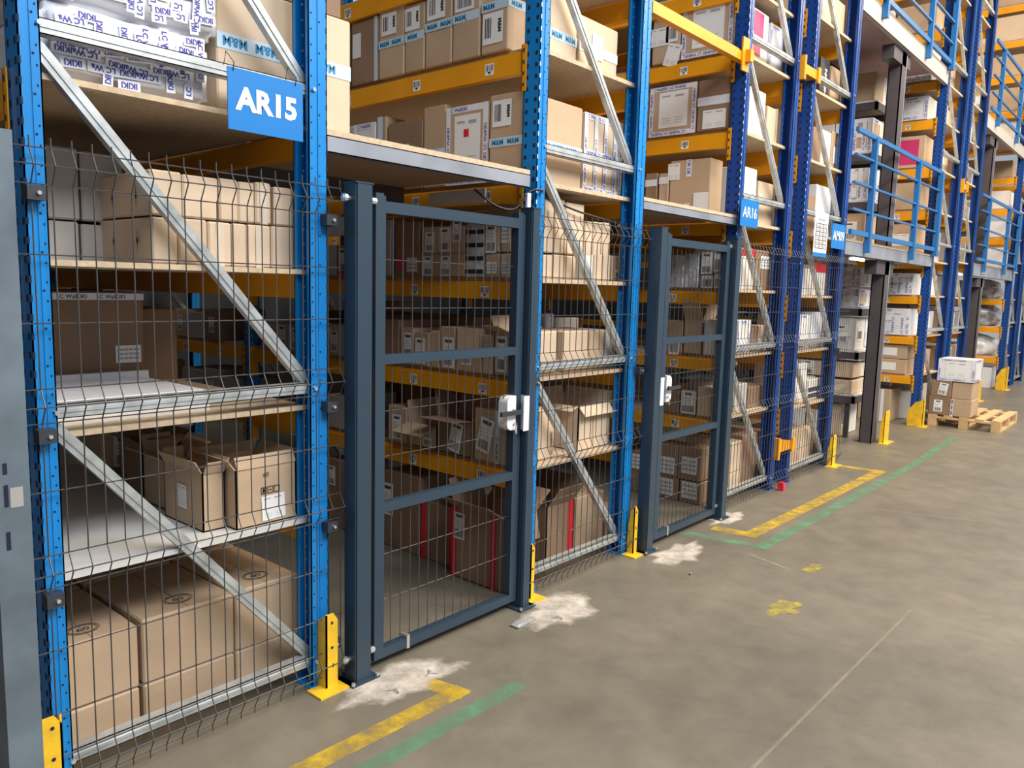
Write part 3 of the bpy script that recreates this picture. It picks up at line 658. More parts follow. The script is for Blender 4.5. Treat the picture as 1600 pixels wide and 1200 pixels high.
def carton_mesh(B, m, open_=False, jit=.0025):
    x0, x1, y0, y1, z0, z1 = B; bm = bmesh.new()
    if open_:
        t = .005; q = MB(); q.box(x0, x1, y0, y1, z0, z0 + t, m); q.box(x0, x0 + t, y0, y1, z0, z1, m); q.box(x1 - t, x1, y0, y1, z0, z1, m)
        q.box(x0, x1, y0, y0 + t, z0, z1, m); q.box(x0, x1, y1 - t, y1, z0, z1, m); return q
    lx, ly, lz = x1 - x0, y1 - y0, z1 - z0; N_ = 4; q = MB(); r = min(.006, lz * .08)
    # rounded box skin made of slightly wavy faces
    def P(a, b_, c): return Vector((x0 + lx * a, y0 + ly * b_, z0 + lz * c))
    ph = [RND.uniform(0, 6.28) for _ in range(6)]; am = min(jit, lz * .02)
    def skin(o, U, V, n, W, H, k):
        vs = []; fs = []
        for i in range(N_ + 1):
            for j in range(N_ + 1):
                a = i / N_; c = j / N_; w = am * math.sin(a * math.pi) * math.sin(c * math.pi) * math.sin(ph[k])
                vs.append(o + U * (r + (W - 2 * r) * a) + V * (r + (H - 2 * r) * c) + n * w)
        for i in range(N_):
            for j in range(N_): k0 = i * (N_ + 1) + j; fs.append((k0, k0 + N_ + 1, k0 + N_ + 2, k0 + 1))
        q.add(vs, fs, m)
    E = {}
    X, Y, Z = Vector((1, 0, 0)), Vector((0, 1, 0)), Vector((0, 0, 1))
    skin(P(0, 0, 0), X, Z, -Y, lx, lz, 0); skin(P(1, 1, 0), -X, Z, Y, lx, lz, 1); skin(P(0, 1, 0), -Y, Z, -X, ly, lz, 2); skin(P(1, 0, 0), Y, Z, X, ly, lz, 3)
    skin(P(0, 0, 1), X, Y, Z, lx, ly, 4); skin(P(1, 0, 0), -X, Y, -Z, lx, ly, 5)
    # chamfer strips
    def st(a, b_, c, d): q.add([a, b_, c, d], [(0, 1, 2, 3)], m)
    for zc, s in ((z0, 1), (z1, -1)):
        zi = zc + s * r
        st((x0 + r, y0, zi), (x1 - r, y0, zi), (x1 - r, y0 + r, zc), (x0 + r, y0 + r, zc)); st((x0 + r, y1, zi), (x1 - r, y1, zi), (x1 - r, y1 - r, zc), (x0 + r, y1 - r, zc))
        st((x0, y0 + r, zi), (x0, y1 - r, zi), (x0 + r, y1 - r, zc), (x0 + r, y0 + r, zc)); st((x1, y0 + r, zi), (x1, y1 - r, zi), (x1 - r, y1 - r, zc), (x1 - r, y0 + r, zc))
        for cx, sx in ((x0, 1), (x1, -1)):
            for cy, sy in ((y0, 1), (y1, -1)):
                q.add([(cx + sx * r, cy, zi), (cx, cy + sy * r, zi), (cx + sx * r, cy + sy * r, zc)], [(0, 1, 2)], m)
    for cx, sx in ((x0, 1), (x1, -1)):
        for cy, sy in ((y0, 1), (y1, -1)): st((cx + sx * r, cy, z0 + r), (cx, cy + sy * r, z0 + r), (cx, cy + sy * r, z1 - r), (cx + sx * r, cy, z1 - r))
    # seam of the two top flaps
    if lx > ly: q.box(x0 + r, x1 - r, (y0 + y1) / 2 - .0015, (y0 + y1) / 2 + .0015, z1 - .001, z1 + .0008, 'ink' if m == 'white_card' else 'kraft_brown')
    else: q.box((x0 + x1) / 2 - .0015, (x0 + x1) / 2 + .0015, y0 + r, y1 - r, z1 - .001, z1 + .0008, 'kraft_brown')
    return q
def flaps(par, B, m, ang=(1.9, 2.2, 1.2, 2.0), which='LRFB', ln=None):
    x0, x1, y0, y1, z1 = B[0], B[1], B[2], B[3], B[5]
    L = ln or min(x1 - x0, y1 - y0) * .5
    D = {'L': ((x0, y0, z1), (0, 1, 0), y1 - y0, (-1, 0, 0)), 'R': ((x1, y0, z1), (0, 1, 0), y1 - y0, (1, 0, 0)),
         'F': ((x0, y0, z1), (1, 0, 0), x1 - x0, (0, -1, 0)), 'B': ((x0, y1, z1), (1, 0, 0), x1 - x0, (0, 1, 0))}
    for c, a in zip(which, ang):       # a: 0 = straight up, pi/2 = horizontal outward
        o, u, W, out = D[c]; o, u, out = Vector(o), Vector(u), Vector(out)
        d = Vector((0, 0, 1)) * math.cos(a) + out * math.sin(a); n = u.cross(d).normalized() * .004
        q = MB(); q.obox(o + u * .004 + out * .001, u * (W - .008), d * L, n, m); q.build('flap', par)
NM = {'kraft': 'kraft carton', 'kraft_light': 'pale kraft carton', 'kraft_brown': 'brown carton', 'white_card': 'white carton', 'grey_card': 'grey carton', 'black_card': 'black carton', 'film': 'tape-wrapped white carton', 'film_dark': 'film-wrapped carton'}
def carton(B, m='kraft', deco=(), label=None, group=None, open_=False, fl=None, rot=0., name='cardboard_box'):
    q = carton_mesh(B, m, open_); loc = ((B[0] + B[1]) / 2, (B[2] + B[3]) / 2, B[4]); o = q.build(name, loc=loc)
    tag(o, label, 'box', group)
    for d in deco:
        k = d[0]
        if k == 'L': d_label(o, B, *d[1:])
        elif k == 'T': d_tape(o, B, d[1], *d[2:]) if not isinstance(d[-1], dict) else d_tape(o, B, d[1], *d[2:-1], **d[-1])
        elif k == 'LCW': lcw(o, B, *d[1:]) if not (len(d) > 2 and isinstance(d[-1], dict)) else lcw(o, B, *d[1:-1], **d[-1])
    if open_: flaps(o, B, m, *(fl or ()))
    if rot: o.rotation_euler.z = rot
    return o

# decoration shorthands ------------------------------------------------
def DL(kind='mm', fu=.5, fv=.5, w_=.09, h=.13, face='X', rot=0., c='paper'): return ('L', face, fu, fv, w_, h, kind, rot, c)
def MMT(fv=.5, face='X', h=.045, **k): return ('T', face, fv, h, k)
def RED(fv, face='X', w_=.04): return ('T', face, fv, w_, dict(text=None, film='red', vert=True, name='red_tape'))
def CLR(fv=.5, face='X', w_=.045, film='tape'): return ('T', face, fv, w_, dict(text=None, film=film, vert=True))
DN = {'mm': 'with white barcode label', 'tape': 'with blue printed tape', 'lcw': 'wrapped in printed tape', 'red': 'with red tape', 'plain': '', 'sheet': 'with white sheet'}

def row(axis, P, z, specs, depth, where, end='from the front', group=None, order=1):
    """axis 'X': boxes whose -X face lies on plane X=P, specs measured left edge, right edge, top edge in the photograph
       axis 'Y': boxes whose -Y face lies on plane Y=P"""
    n = len(specs); out = []
    for i, s in enumerate(specs):
        a, b_, yt, m, deco, desc = s[:6]; opt = s[6] if len(s) > 6 else {}
        zz = opt.get('z', z); dp = opt.get('depth', depth); P_ = P + opt.get('off', 0)
        p1 = on(axis, P_, a, yt); p2 = on(axis, P_, b_, yt)
        if axis == 'X' and p2.y < 3.04 and opt.get('depth') is None: dp = min(dp, .16 if P_ < 4 else .19)
        if axis == 'X': B = [P_, P_ + dp, p2.y + .002, p1.y - .002, zz, p2.z]
        else: B = [p1.x + .002, p2.x - .002, P_, P_ + dp, zz, (p1.z + p2.z) / 2]
        if 'zt' in opt: B[5] = opt['zt']
        if B[5] - B[4] < .03: B[5] = B[4] + .03
        k = (n - 1 - i) if order > 0 else i
        lab = opt.get('label') or f"{NM[m] if not desc.startswith('=') else ''} {desc.lstrip('=')}, {ORD[k]} {end} {where}"
        lab = ' '.join(lab.replace(' ,', ',').split())
        out.append(carton(B, m, deco, lab, group or f'cartons {where}'[:60], opt.get('open', False), opt.get('fl'), opt.get('rot', 0.)))
    return out
#BOXES
# ================= first aisle: left side of the rack between the gates (seen through the first gate)
F = 'from front'
XA = 3.05
row('X', XA, 0.0, [
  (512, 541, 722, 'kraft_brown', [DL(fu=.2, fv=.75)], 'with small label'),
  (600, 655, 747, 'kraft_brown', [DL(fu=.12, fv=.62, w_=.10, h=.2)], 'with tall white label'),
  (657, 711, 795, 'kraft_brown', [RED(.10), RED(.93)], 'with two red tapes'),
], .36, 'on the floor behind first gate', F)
carton([2.975, 3.24, 2.60, 2.98, 0, .40], 'kraft_brown', [RED(.03), RED(.80), DL('mm', .13, .74, .085, .15), ('T', 'Y', .90, .03, dict(text=None, film='red', vert=True, name='red_tape'))],
       'open brown carton with red tapes nearest the first gate on the floor', 'cartons on the floor behind first gate', True, fl=((1.0, .9, 2.95, .3), 'LRFB', .15))
row('X', XA, zb(1, 0), [
  (455, 480, 632, 'grey_card', [DL(fu=.5, fv=.5)], 'seen past the blue post', ),
  (512, 541, 621, 'grey_card', [], ''),
  (606, 636, 637, 'kraft', [DL(fu=.5, fv=.42, w_=.085, h=.15)], 'with white barcode label'),
  (637, 683, 668, 'kraft', [DL(fu=.7, fv=.3, w_=.08, h=.05, kind='bar')], 'with front flap folded down', dict(open=True, fl=((1.9, 1.1, 1.6, .1), 'LRFB', .13))),
  (683, 738, 660, 'kraft_brown', [DL(fu=.55, fv=.5, w_=.09, h=.17, rot=-.2)], 'with tilted label, flaps up', dict(open=True, fl=((1.5, .2, .5, .2), 'LRFB', .15))),
  (741, 797, 645, 'kraft', [DL(fu=.33, fv=.5, w_=.10, h=.19, rot=-.22), ('T', 'X', .66, .035, dict(text='LC WaIKIKI', film='tape', ink='ink', vert=True, bold=.02, gap=.3, flip=True))], 'with tilted label'),
], .42, 'on lowest shelf behind first gate', F)
row('X', XA, zb(1, 1), [
  (412, 428, 505, 'grey_card', [], ''),
  (430, 452, 507, 'grey_card', [DL(fu=.5, fv=.5, w_=.09, h=.16)], 'with barcode label'),
  (454, 480, 513, 'grey_card', [DL(fu=.3, fv=.5, w_=.09, h=.15)], 'with barcode label'),
  (512, 543, 508, 'grey_card', [DL(fu=.35, fv=.45, w_=.08, h=.14), DL(fu=.04, fv=.62, w_=.05, h=.16)], 'with two labels'),
  (598, 624, 500, 'kraft_brown', [], ''),
  (625, 647, 513, 'kraft', [DL(fu=.6, fv=.52, w_=.07, h=.15)], 'with barcode label'),
  (648, 671, 520, 'kraft', [DL(fu=.4, fv=.45, w_=.085, h=.15)], 'with barcode label'),
  (673, 687, 517, 'kraft', [], ''),
  (688, 711, 511, 'kraft', [DL(fu=.6, fv=.40, w_=.085, h=.17)], 'with barcode label'),
  (712, 753, 514, 'kraft', [DL(fu=.45, fv=.3, w_=.07, h=.07, kind='bar'), ('L', 'X', .5, .72, .17, .14, 'none', 0, 'kraft_light')], 'with pale upper panel'),
  (754, 771, 524, 'kraft_light', [], ''),
  (772, 797, 520, 'kraft', [DL(fu=.5, fv=.5, w_=.075, h=.19)], 'with open flaps', dict(open=True, fl=((1.2, 1.6, 1.2, .4), 'LRFB', .09))),
], .40, 'on middle shelf behind first gate', F)
row('X', XA + .42, zb(1, 1), [
  (560, 640, 492, 'kraft_brown', [], ''), (660, 740, 496, 'kraft_brown', [], ''), (775, 797, 496, 'grey_card', [DL(fu=.4, fv=.7, w_=.06, h=.06, kind='bar')], 'with label'),
], .38, 'behind middle shelf cartons, first gate', F)
row('X', XA, zb(1, 2), [
  (525, 545, 383, 'kraft_brown', [DL(fu=.5, fv=.5, w_=.07, h=.15), ('L', 'X', .5, .06, .08, .03, 'none', 0, 'red')], 'with label'),
  (585, 611, 342, 'grey_card', [], ''),
  (617, 656, 386, 'kraft_brown', [('L', 'X', .25, .45, .07, .07, 'none', 0, 'paper_red'), ('L', 'X', .72, .4, .09, .08, 'grid', 0, 'paper')], 'with red and white prints'),
  (657, 727, 395, 'kraft', [DL(fu=.18, fv=.45, w_=.08, h=.11), DL(fu=.58, fv=.45, w_=.08, h=.11)], 'with two labels'),
  (728, 757, 346, 'film_dark', [('T', 'X', .10, .022, dict(text=None, film='ink')), ('T', 'X', .34, .022, dict(text=None, film='ink')), ('T', 'X', .58, .022, dict(text=None, film='ink')), ('T', 'X', .82, .022, dict(text=None, film='ink'))], 'with black bands'),
  (758, 781, 396, 'kraft', [('L', 'X', .5, .4, .07, .06, 'grid', 0, 'paper')], 'with grid label'),
  (782, 800, 396, 'kraft_light', [('L', 'X', .5, .4, .06, .06, 'grid', 0, 'paper')], 'with grid label'),
], .40, 'on third shelf behind first gate', F)
def upper(X, specs, z, where, depth=.4): return row('X', X, z, specs, depth, where, F)
p = on('X', XA, 690, 396); zz = p.z + .002
upper(XA, [
  (617, 656, 345, 'kraft_brown', [], '', dict(z=zz + .03)),
  (659, 727, 352, 'kraft', [DL(fu=.2, fv=.42, w_=.08, h=.11), DL(fu=.55, fv=.5, w_=.08, h=.13), DL(fu=.83, fv=.8, w_=.07, h=.12)], 'with three labels'),
  (758, 781, 346, 'kraft', [DL(fu=.45, fv=.45, w_=.075, h=.16)], 'with barcode label'),
  (783, 800, 340, 'kraft', [('L', 'X', .5, .5, .06, .08, 'grid', 0, 'paper')], 'with grid label')], zz, 'stacked on third shelf, first gate')
row('X', XA, zb(1, 3), [
  (515, 552, 196, 'grey_card', [DL(fu=.5, fv=.55, w_=.12, h=.12, kind='sheet')], 'with white sheet'),
  (553, 587, 190, 'film', [('LCW', 'X', False)], ''),
  (588, 604, 181, 'kraft', [CLR(.4)], ''),
  (606, 661, 184, 'kraft_brown', [DL(fu=.5, fv=.52, w_=.08, h=.11, kind='bar')], 'with small barcode label'),
  (662, 697, 162, 'kraft', [MMT(.42)], 'with blue printed tape'),
  (698, 764, 158, 'kraft', [('LCW', 'X', True, True)], 'with red sticker on white sheet'),
  (766, 819, 140, 'kraft', [DL(fu=.38, fv=.78, w_=.13, h=.13, kind='mmv'), MMT(.45), MMT(.45, 'Y', .05)], 'with barcode label and blue tape', dict(depth=.50)),
], .42, 'above the first gate walkway', F)
row('X', XA, zb(1, 4), [
  (520, 546, 30, 'kraft_brown', [], ''),
  (549, 591, 24, 'kraft_brown', [('L', 'X', .22, .62, .08, .14, 'none', 0, 'paper'), CLR(.93, w_=.03)], 'with shiny edge tape'),
  (592, 632, 6, 'kraft', [DL(fu=.42, fv=.78, w_=.13, h=.12, kind='mmv'), MMT(.50)], 'with blue tape and label'),
  (633, 664, 0, 'kraft', [DL(fu=.4, fv=.78, w_=.12, h=.12, kind='mmv'), MMT(.52)], 'with blue tape and label'),
  (665, 707, -14, 'kraft', [DL(fu=.42, fv=.84, w_=.14, h=.12, kind='mmv'), MMT(.58)], 'with blue tape and label'),
  (708, 751, -22, 'kraft', [DL(fu=.45, fv=.86, w_=.14, h=.10, kind='bar'), MMT(.62)], 'with blue tape and label'),
  (753, 795, -10, 'kraft', [DL(fu=.45, fv=.45, w_=.14, h=.15, kind='mmv'), MMT(.86), ('T', 'Y', .88, .045, {})], 'with printed tape and label'),
], .40, 'high above first gate', F)
# middle frame bay further back, dim
for k, ws in enumerate(('lowest', 'middle', 'third')):
    y = 5.35
    for j in range(6):
        d = RND.uniform(.22, .34); h = RND.uniform(.18, .30)
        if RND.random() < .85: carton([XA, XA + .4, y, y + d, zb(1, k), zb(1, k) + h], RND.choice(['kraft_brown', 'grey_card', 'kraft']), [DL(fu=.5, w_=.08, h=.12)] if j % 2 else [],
               f'{["plain dim", "labelled dim"][j % 2]} carton, {ORD[j]} past the middle frame on {ws} shelf, first aisle', 'dim cartons past the middle frame')
        y += d + RND.uniform(.01, .08)

for k in range(3):  # dark cartons added to close the view through and darken the rack
    y = 3.15; j = 0
    if k == 1: y = 4.42
    while y < 4.8:
        d = RND.uniform(.26, .36); hmax = (SZ[1][k + 1] - .10) - zb(1, k); h = hmax * RND.uniform(.6, .92)
        carton([3.56, 3.95, y, y + d, zb(1, k), zb(1, k) + h], RND.choice(['kraft_brown', 'kraft_brown', 'kraft', 'grey_card']), [], f'dim carton, {ORD[j]} from front in the far row of the {LV[k]} shelf between gates', 'dim cartons added in the far row between gates')
        y += d + RND.uniform(.005, .04); j += 1
q = MB(); q.box(2.985, 2.995, 2.80, 3.22, 2.035, 2.105, 'board_white'); tag(q.build('cream_panel'), 'cream panel fixed on the beam just above the first gate', 'panel')
for j, (px0, px1, pt, m, nm_) in enumerate(((853, 866, 490, 'film', 'white wrapped bundle'), (868, 905, 497, 'grey_card', 'low grey carton'))):
    p1, p2 = on('Y', 3.06, px0, pt), on('Y', 3.06, px1, pt); carton([p1.x, p2.x, 3.06, 3.12, zb(1, 1), p1.z], m, [], f'{nm_} behind the pale cartons on second shelf between gates')
# ================= AR15 rack end (Y face)
YB = 2.62
# upper load
B = [1.455, 2.03, 2.66, 3.06, zb(0, 3), 2.64]
carton(B, 'kraft_light', [('T', 'Y', .56, .055, dict(flip=True)), ('T', 'T', .5, .05, dict(text=None))], 'pale kraft carton with blue printed tape behind the AR15 sign', 'cartons on the top shelf of AR15')
carton([1.47, 2.0, 2.68, 3.06, 2.645, 2.98], 'kraft_brown', [], 'brown carton on the pale one above the AR15 sign', 'cartons on the top shelf of AR15')
def parcel(B, label, rows_, seed, name='wrapped_parcel'):
    r = random.Random(seed); x0, x1, y0, y1, z0, z1 = B; bm = bmesh.new()
    bmesh.ops.create_cube(bm, size=1); bmesh.ops.scale(bm, vec=(x1 - x0, y1 - y0, z1 - z0), verts=bm.verts); bmesh.ops.translate(bm, vec=((x0 + x1) / 2, (y0 + y1) / 2, (z0 + z1) / 2), verts=bm.verts)
    bmesh.ops.bevel(bm, geom=bm.edges[:], offset=.03, segments=3, affect='EDGES'); bmesh.ops.subdivide_edges(bm, edges=[e for e in bm.edges if e.calc_length() > .1], cuts=5, use_grid_fill=True)
    for v in bm.verts:
        v.co += Vector((math.sin(v.co.z * 31 + seed), math.sin(v.co.x * 27 + v.co.z * 19) * .6, math.sin(v.co.x * 23 + seed))) * .0035
        if v.co.z < z0 + .002: v.co.z = z0 + .001
    q = MB(); bm.verts.index_update(); q.add([v.co for v in bm.verts], [tuple(v.index for v in f.verts) for f in bm.faces], 'film'); bm.free()
    o = q.build(name, loc=((x0 + x1) / 2, (y0 + y1) / 2, z0), smooth=True); tag(o, label, 'parcel', 'wrapped white parcels on AR15')
    q = MB(); Y = y0 - .007
    def piece(cx, cz, ang, s, h, m='navy'):
        U = Vector((math.cos(ang), 0, math.sin(ang))); V = Vector((-math.sin(ang), 0, math.cos(ang))); tw = glyphs(s, .03)[2] / glyphs(s, .03)[3] * h
        c = Vector((cx, Y, cz)); a = c - U * tw / 2 - V * h / 2
        for p_ in (a, a + U * tw, a + V * h, a + U * tw + V * h):
            if not (x0 + .012 < p_.x < x1 - .012 and z0 + .008 < p_.z < z1 - .008):
                t = {'LC WaIKIKI': 'IKIKI', 'IKIKI': 'IKI', 'LC Wa': 'LC'}.get(s)
                return piece(cx, cz, ang, t, h) if t else None
        q.quad(*(p_ + Vector((0, .0008 + .0004 * r.random(), 0)) for p_ in (a - U * .01 - V * h * .3, a + U * (tw + .01) - V * h * .3, a + U * (tw + .01) + V * h * 1.3, a - U * .01 + V * h * 1.3)), 'film')
        q.text(s, a, U, V, h, m, .03)
    n = rows_
    for i in range(n):
        cz = z0 + (z1 - z0) * (i + .5) / n
        x = x0 + .04 + r.random() * .04
        while x < x1 - .05:
            s = r.choice(['LC WaIKIKI', 'LC WaIKIKI', 'IKIKI', 'LC Wa', 'LC'])
            ang = math.pi + r.uniform(-.08, .12) if r.random() < .62 else r.choice((math.pi / 2, -math.pi / 2)) + r.uniform(-.1, .1)
            h = .0185; tw = glyphs(s, .03)[2] / glyphs(s, .03)[3] * h
            st = tw if abs(math.cos(ang)) > .5 else .04
            piece(x + st / 2, cz + r.uniform(-.012, .012), ang, s, h); x += st + r.uniform(.012, .035)
    q.build('printed_tape', o)
    for i in range(0):
        cx = r.uniform(x0 + .1, x1 - .15); cz = r.uniform(z0 + .05, z1 - .08)
        q.box(cx, cx + .06, Y - .0005, Y + .004, cz, cz + .035, 'kraft')
        q.box(cx + .09, cx + .11, Y - .0005, Y + .004, cz, cz + .028, 'kraft_light')
    return o
parcel([.87, 1.40, 2.60, 3.05, zb(0, 3), 2.405], 'lumpy white parcel covered in navy printed tape, left of the AR15 sign', 7, 4)
parcel([.855, 1.445, 2.615, 3.05, 2.41, 2.80], 'lumpy white parcel with navy printed tape at the top left of the picture', 11, 9)
# third shelf of AR15: narrow pale cartons in two layers, standing grey cartons to the left
z3 = zb(0, 2)
row('Y', 3.02, z3, [(60, 124, 345, 'grey_card', [], ''), (126, 190, 352, 'grey_card', [], '')], .4, 'in lower left layer, third AR15 shelf', 'from left', order=-1)
z3b = on('Y', 3.02, 124, 347).z
row('Y', 3.02, z3b + .006, [(60, 122, 228, 'grey_card', [], ''), (124, 192, 240, 'grey_card', [], '')], .4, 'in upper left layer, third AR15 shelf', 'from left', order=-1)
def marks(par, B, face, spots):
    o, u, v, n, W, H = fr(B, face); q = MB()
    for (a, c, s) in spots:
        p_ = o + u * (W * a) + v * (H * c) + n * .004
        q.add([p_ - u * s * .5, p_ - v * s, p_ + u * s * .5, p_ + v * s], [(0, 1, 2, 3)], 'ink'); q.quad(p_ - u * .0012 - v * s * 2.2, p_ + u * .0012 - v * s * 2.2, p_ + u * .0012 + v * s * 2.2, p_ - u * .0012 + v * s * 2.2, 'ink')
    q.build('printed_marks', par)
lo = [(1.192, 1.278), (1.281, 1.385), (1.388, 1.475), (1.479, 1.535), (1.538, 1.633), (1.637, 1.74)]
up = [(1.192, 1.30), (1.303, 1.43), (1.433, 1.505), (1.508, 1.572), (1.576, 1.640), (1.655, 1.74)]
zl = 1.808
for j, (a, b_) in enumerate(lo):
    o = carton([a, b_, YB, YB + .42, z3, zl - RND.uniform(0, .004)], 'kraft_light', [CLR(.5, 'Y', .03, 'clear_tape')] if j in (2, 4) else [], f'narrow pale carton{" with clear tape" if j in (2, 4) else ""}, {ORD[j]} from left in lower layer of third AR15 shelf', 'narrow cartons on third AR15 shelf')
    if j == 0: marks(o, [a, b_, YB, YB + .42, z3, zl], 'X', [(.3, .5, .016), (.75, .5, .016)])
for j, (a, b_) in enumerate(up):
    o = carton([a, b_, YB + .005, YB + .42, zl + .003, 1.955 + (.004, .0, .003, .0, .006, -.002)[j]], 'kraft_light', [CLR(.5, 'Y', .03, 'clear_tape')] if j in (4,) else [], f'narrow pale carton{" with clear tape" if j == 4 else ""}, {ORD[j]} from left in upper layer of third AR15 shelf', 'narrow cartons on third AR15 shelf', rot=(.0, 0, .01, 0, 0, -.01)[j])
    if j == 0: marks(o, [a, b_, YB, YB + .42, zl, 1.95], 'X', [(.3, .5, .016), (.75, .5, .016)])
# second shelf of AR15
z2 = zb(0, 1)
q = MB(); q.box(.83, 1.40, 2.66, 3.18, z2, z2 + .075, 'white_card'); q.box(.84, 1.38, 2.67, 3.16, z2 + .075, z2 + .079, 'film'); o = q.build('flat_carton'); tag(o, 'flat pale carton lying at the front of the second AR15 shelf', 'box')
q = MB(); q.box(.95, 1.42, 3.19, 3.22, z2 + .01, z2 + .10, 'film'); o2 = q.build('film_edge', o)
carton([.95, 1.43, 3.24, 3.75, z2, 1.545], 'kraft_brown', [DL('grid', .86, .40, .10, .07, 'Y'), ('T', 'Y', .955, .026, dict(text='LC WaIKIKI', film='film', ink='ink', bold=.02))], 'large brown carton with white label on the second AR15 shelf')
carton([1.44, 1.62, 3.35, 3.75, z2, 1.475], 'kraft_brown', [], 'smaller brown carton right of the large one on second AR15 shelf')
for j, (px0, px1, pt) in enumerate([(84, 150, 462), (156, 178, 446), (182, 192, 452)]):
    p1, p2 = on('Y', 4.3, px0, pt), on('Y', 4.3, px1, pt); carton([p1.x, p2.x, 4.3, 4.7, z2, p1.z - .02], ['grey_card', 'kraft_brown', 'kraft_brown'][j], [CLR(.5, 'Y', .05, 'film')] if j else [], f'dim carton deep on the second AR15 shelf, {ORD[j]} from left', 'dim cartons deep on AR15')
# lowest shelf of AR15
z1 = zb(0, 0)
def oc(B, m, deco, label, fl=None): return carton(B, m, deco, label, 'open cartons on the lowest AR15 shelf', True, fl=fl or ((.5, .5, .8, .5), 'LRFB', .05))
P_ = [1.463, 1.72, 2.60, 2.90, z1, .905]
o = carton(P_, 'kraft', [DL('sheet', .60, .28, .10, .095, 'Y', .05)], 'kraft carton with white delivery label at right front of lowest AR15 shelf', 'open cartons on the lowest AR15 shelf', True, fl=((.62, .62, -.45, -.4), 'LRFB', .05))
q = MB(); yy = 2.597
for a in (0, .028, .056): 
    for e_ in ((0, .024, 0, .002), (0, .024, .024, .026), (0, .002, 0, .026), (.022, .024, 0, .026)): q.box(1.565 + a + e_[0], 1.565 + a + e_[1], yy - .001, yy, .80 + e_[2], .80 + e_[3], 'ink')
q.tube([(1.577, yy, .806), (1.577, yy, .82)], .004, 'ink', 5); q.box(1.60, 1.61, yy - .001, yy, .811, .814, 'ink'); q.text('60', (1.575, yy - .0005, .865), (1, 0, 0), (0, 0, 1), .018, 'ink', 0); q.build('printed_marks', o)
oc([1.365, 1.452, 2.66, 2.96, z1, .90], 'kraft', [DL('sheet', .5, .5, .07, .09, 'X')], 'narrow open kraft carton beside the labelled one on lowest AR15 shelf', ((.5, .4, .5, .3), 'LRFB', .05))
oc([1.40, 1.53, 3.0, 3.22, z1, .88], 'kraft', [], 'crumpled open carton behind the narrow one on lowest AR15 shelf', ((1.1, 1.0, 1.2, .3), 'LRFB', .08))
oc([1.42, 1.58, 3.28, 3.5, z1, .90], 'kraft_brown', [DL('grid', .5, .7, .07, .06, 'Y')], 'open brown carton with paper label, mid depth on lowest AR15 shelf', ((.9, .9, .9, .3), 'LRFB', .07))
carton([1.42, 1.60, 3.70, 3.95, z1, .93], 'kraft', [DL('mm', .55, .5, .09, .15, 'Y'), ('T', 'Y', .15, .03, dict(text=None, film='ink', a=.5, b_=.85))], 'upright kraft carton with tall white label on lowest AR15 shelf')
carton([1.40, 1.54, 3.42, 3.62, z1, .75], 'kraft_brown', [('L', 'Y', .65, .5, .04, .04, 'grid', 0, 'kraft')], 'low brown carton in front of the upright one on lowest AR15 shelf')
carton([1.62, 1.74, 3.3, 3.6, z1, .88], 'kraft_brown', [], 'dim carton against the right side of lowest AR15 shelf')
# floor load of AR15
for j, (a, b_) in enumerate([(.83, 1.118), (1.132, 1.48), (1.486, 1.765)]):
    for lv, (za, zc) in enumerate(((0.002, .175), (.18, .405 + (.0, .01, .015)[j]))):
        for d in range(2 if lv else 1):
            y0 = 2.66 + d * .50
            o = carton([a, b_, y0, y0 + .48, za, zc], 'kraft', [], f'wide kraft carton, {ORD[j]} from left, {["lower", "upper"][lv]} layer{" rear" if d else ""} on the floor of AR15', 'wide cartons on the floor of AR15')
            if lv:
                q = MB(); cx = (a + b_) / 2 + .0; cy = y0 + .09
                for rr_ in (.034, .040):
                    q.tube([(cx + rr_ * math.cos(t * .3927) * 1.3, cy + rr_ * math.sin(t * .3927), zc + .0045) for t in range(17)], .0012, 'ink', 4, False)
                q.text('60', (cx, cy, zc + .005), (1, 0, 0), (0, 1, 0), .03, 'ink', 0, None, True); q.build('printed_marks', o)

# ================= end of the rack between the gates (Y face)
row('Y', 2.72, 0.0, [
  (855, 897, 785, 'kraft_brown', [('T', 'Y', .88, .05, dict(text=None, film='red', vert=True, name='red_tape'))], 'with red corner tape', dict(open=True, fl=((.5, .3, .6, .4), 'LRFB', .14))),
  (900, 944, 772, 'kraft', [('T', 'Y', .5, .006, dict(text=None, film='kraft_light'))], ''),
  (946, 962, 790, 'kraft_brown', [], '')], .42, 'on floor between the gates', 'from left', order=-1)
row('Y', 2.63, zb(1, 0), [
  (842, 868, 640, 'kraft_light', [('T', 'Y', .8, .03, dict(text='LC WaIKIKI', film=None, ink='ink', vert=True, bold=.01))], 'with black lettering'),
  (904, 955, 632, 'kraft_light', [CLR(.45, 'Y', .02, 'kraft')], 'with open top', dict(open=True, fl=((1.9, .2, 2.4, .3), 'LRFB', .07)))], .36, 'on lowest shelf between gates', 'from left', order=-1)
row('Y', 2.63, zb(1, 1), [
  (842, 871, 518, 'kraft_light', [], ''), (881, 921, 517, 'kraft_light', [], ''), (922, 945, 517, 'kraft', [], ''), (947, 962, 516, 'grey_card', [], '')], .36, 'on second shelf between gates', 'from left', order=-1)
z = zb(1, 2)
row('Y', 2.63, z, [(846, 864, 398, 'kraft_light', [], ''), (865, 882, 398, 'kraft_light', [], ''), (883, 901, 400, 'kraft_light', [], ''), (914, 928, 398, 'white_card', [], ''), (929, 942, 398, 'kraft_light', [], ''), (943, 955, 398, 'kraft_light', [], ''), (957, 973, 400, 'kraft', [('L', 'Y', .5, .3, .05, .05, 'bar', 0, 'paper')], 'with label')], .4, 'lower row, third shelf between gates', 'from left', order=-1)
zz = on('Y', 2.63, 880, 398).z + .004
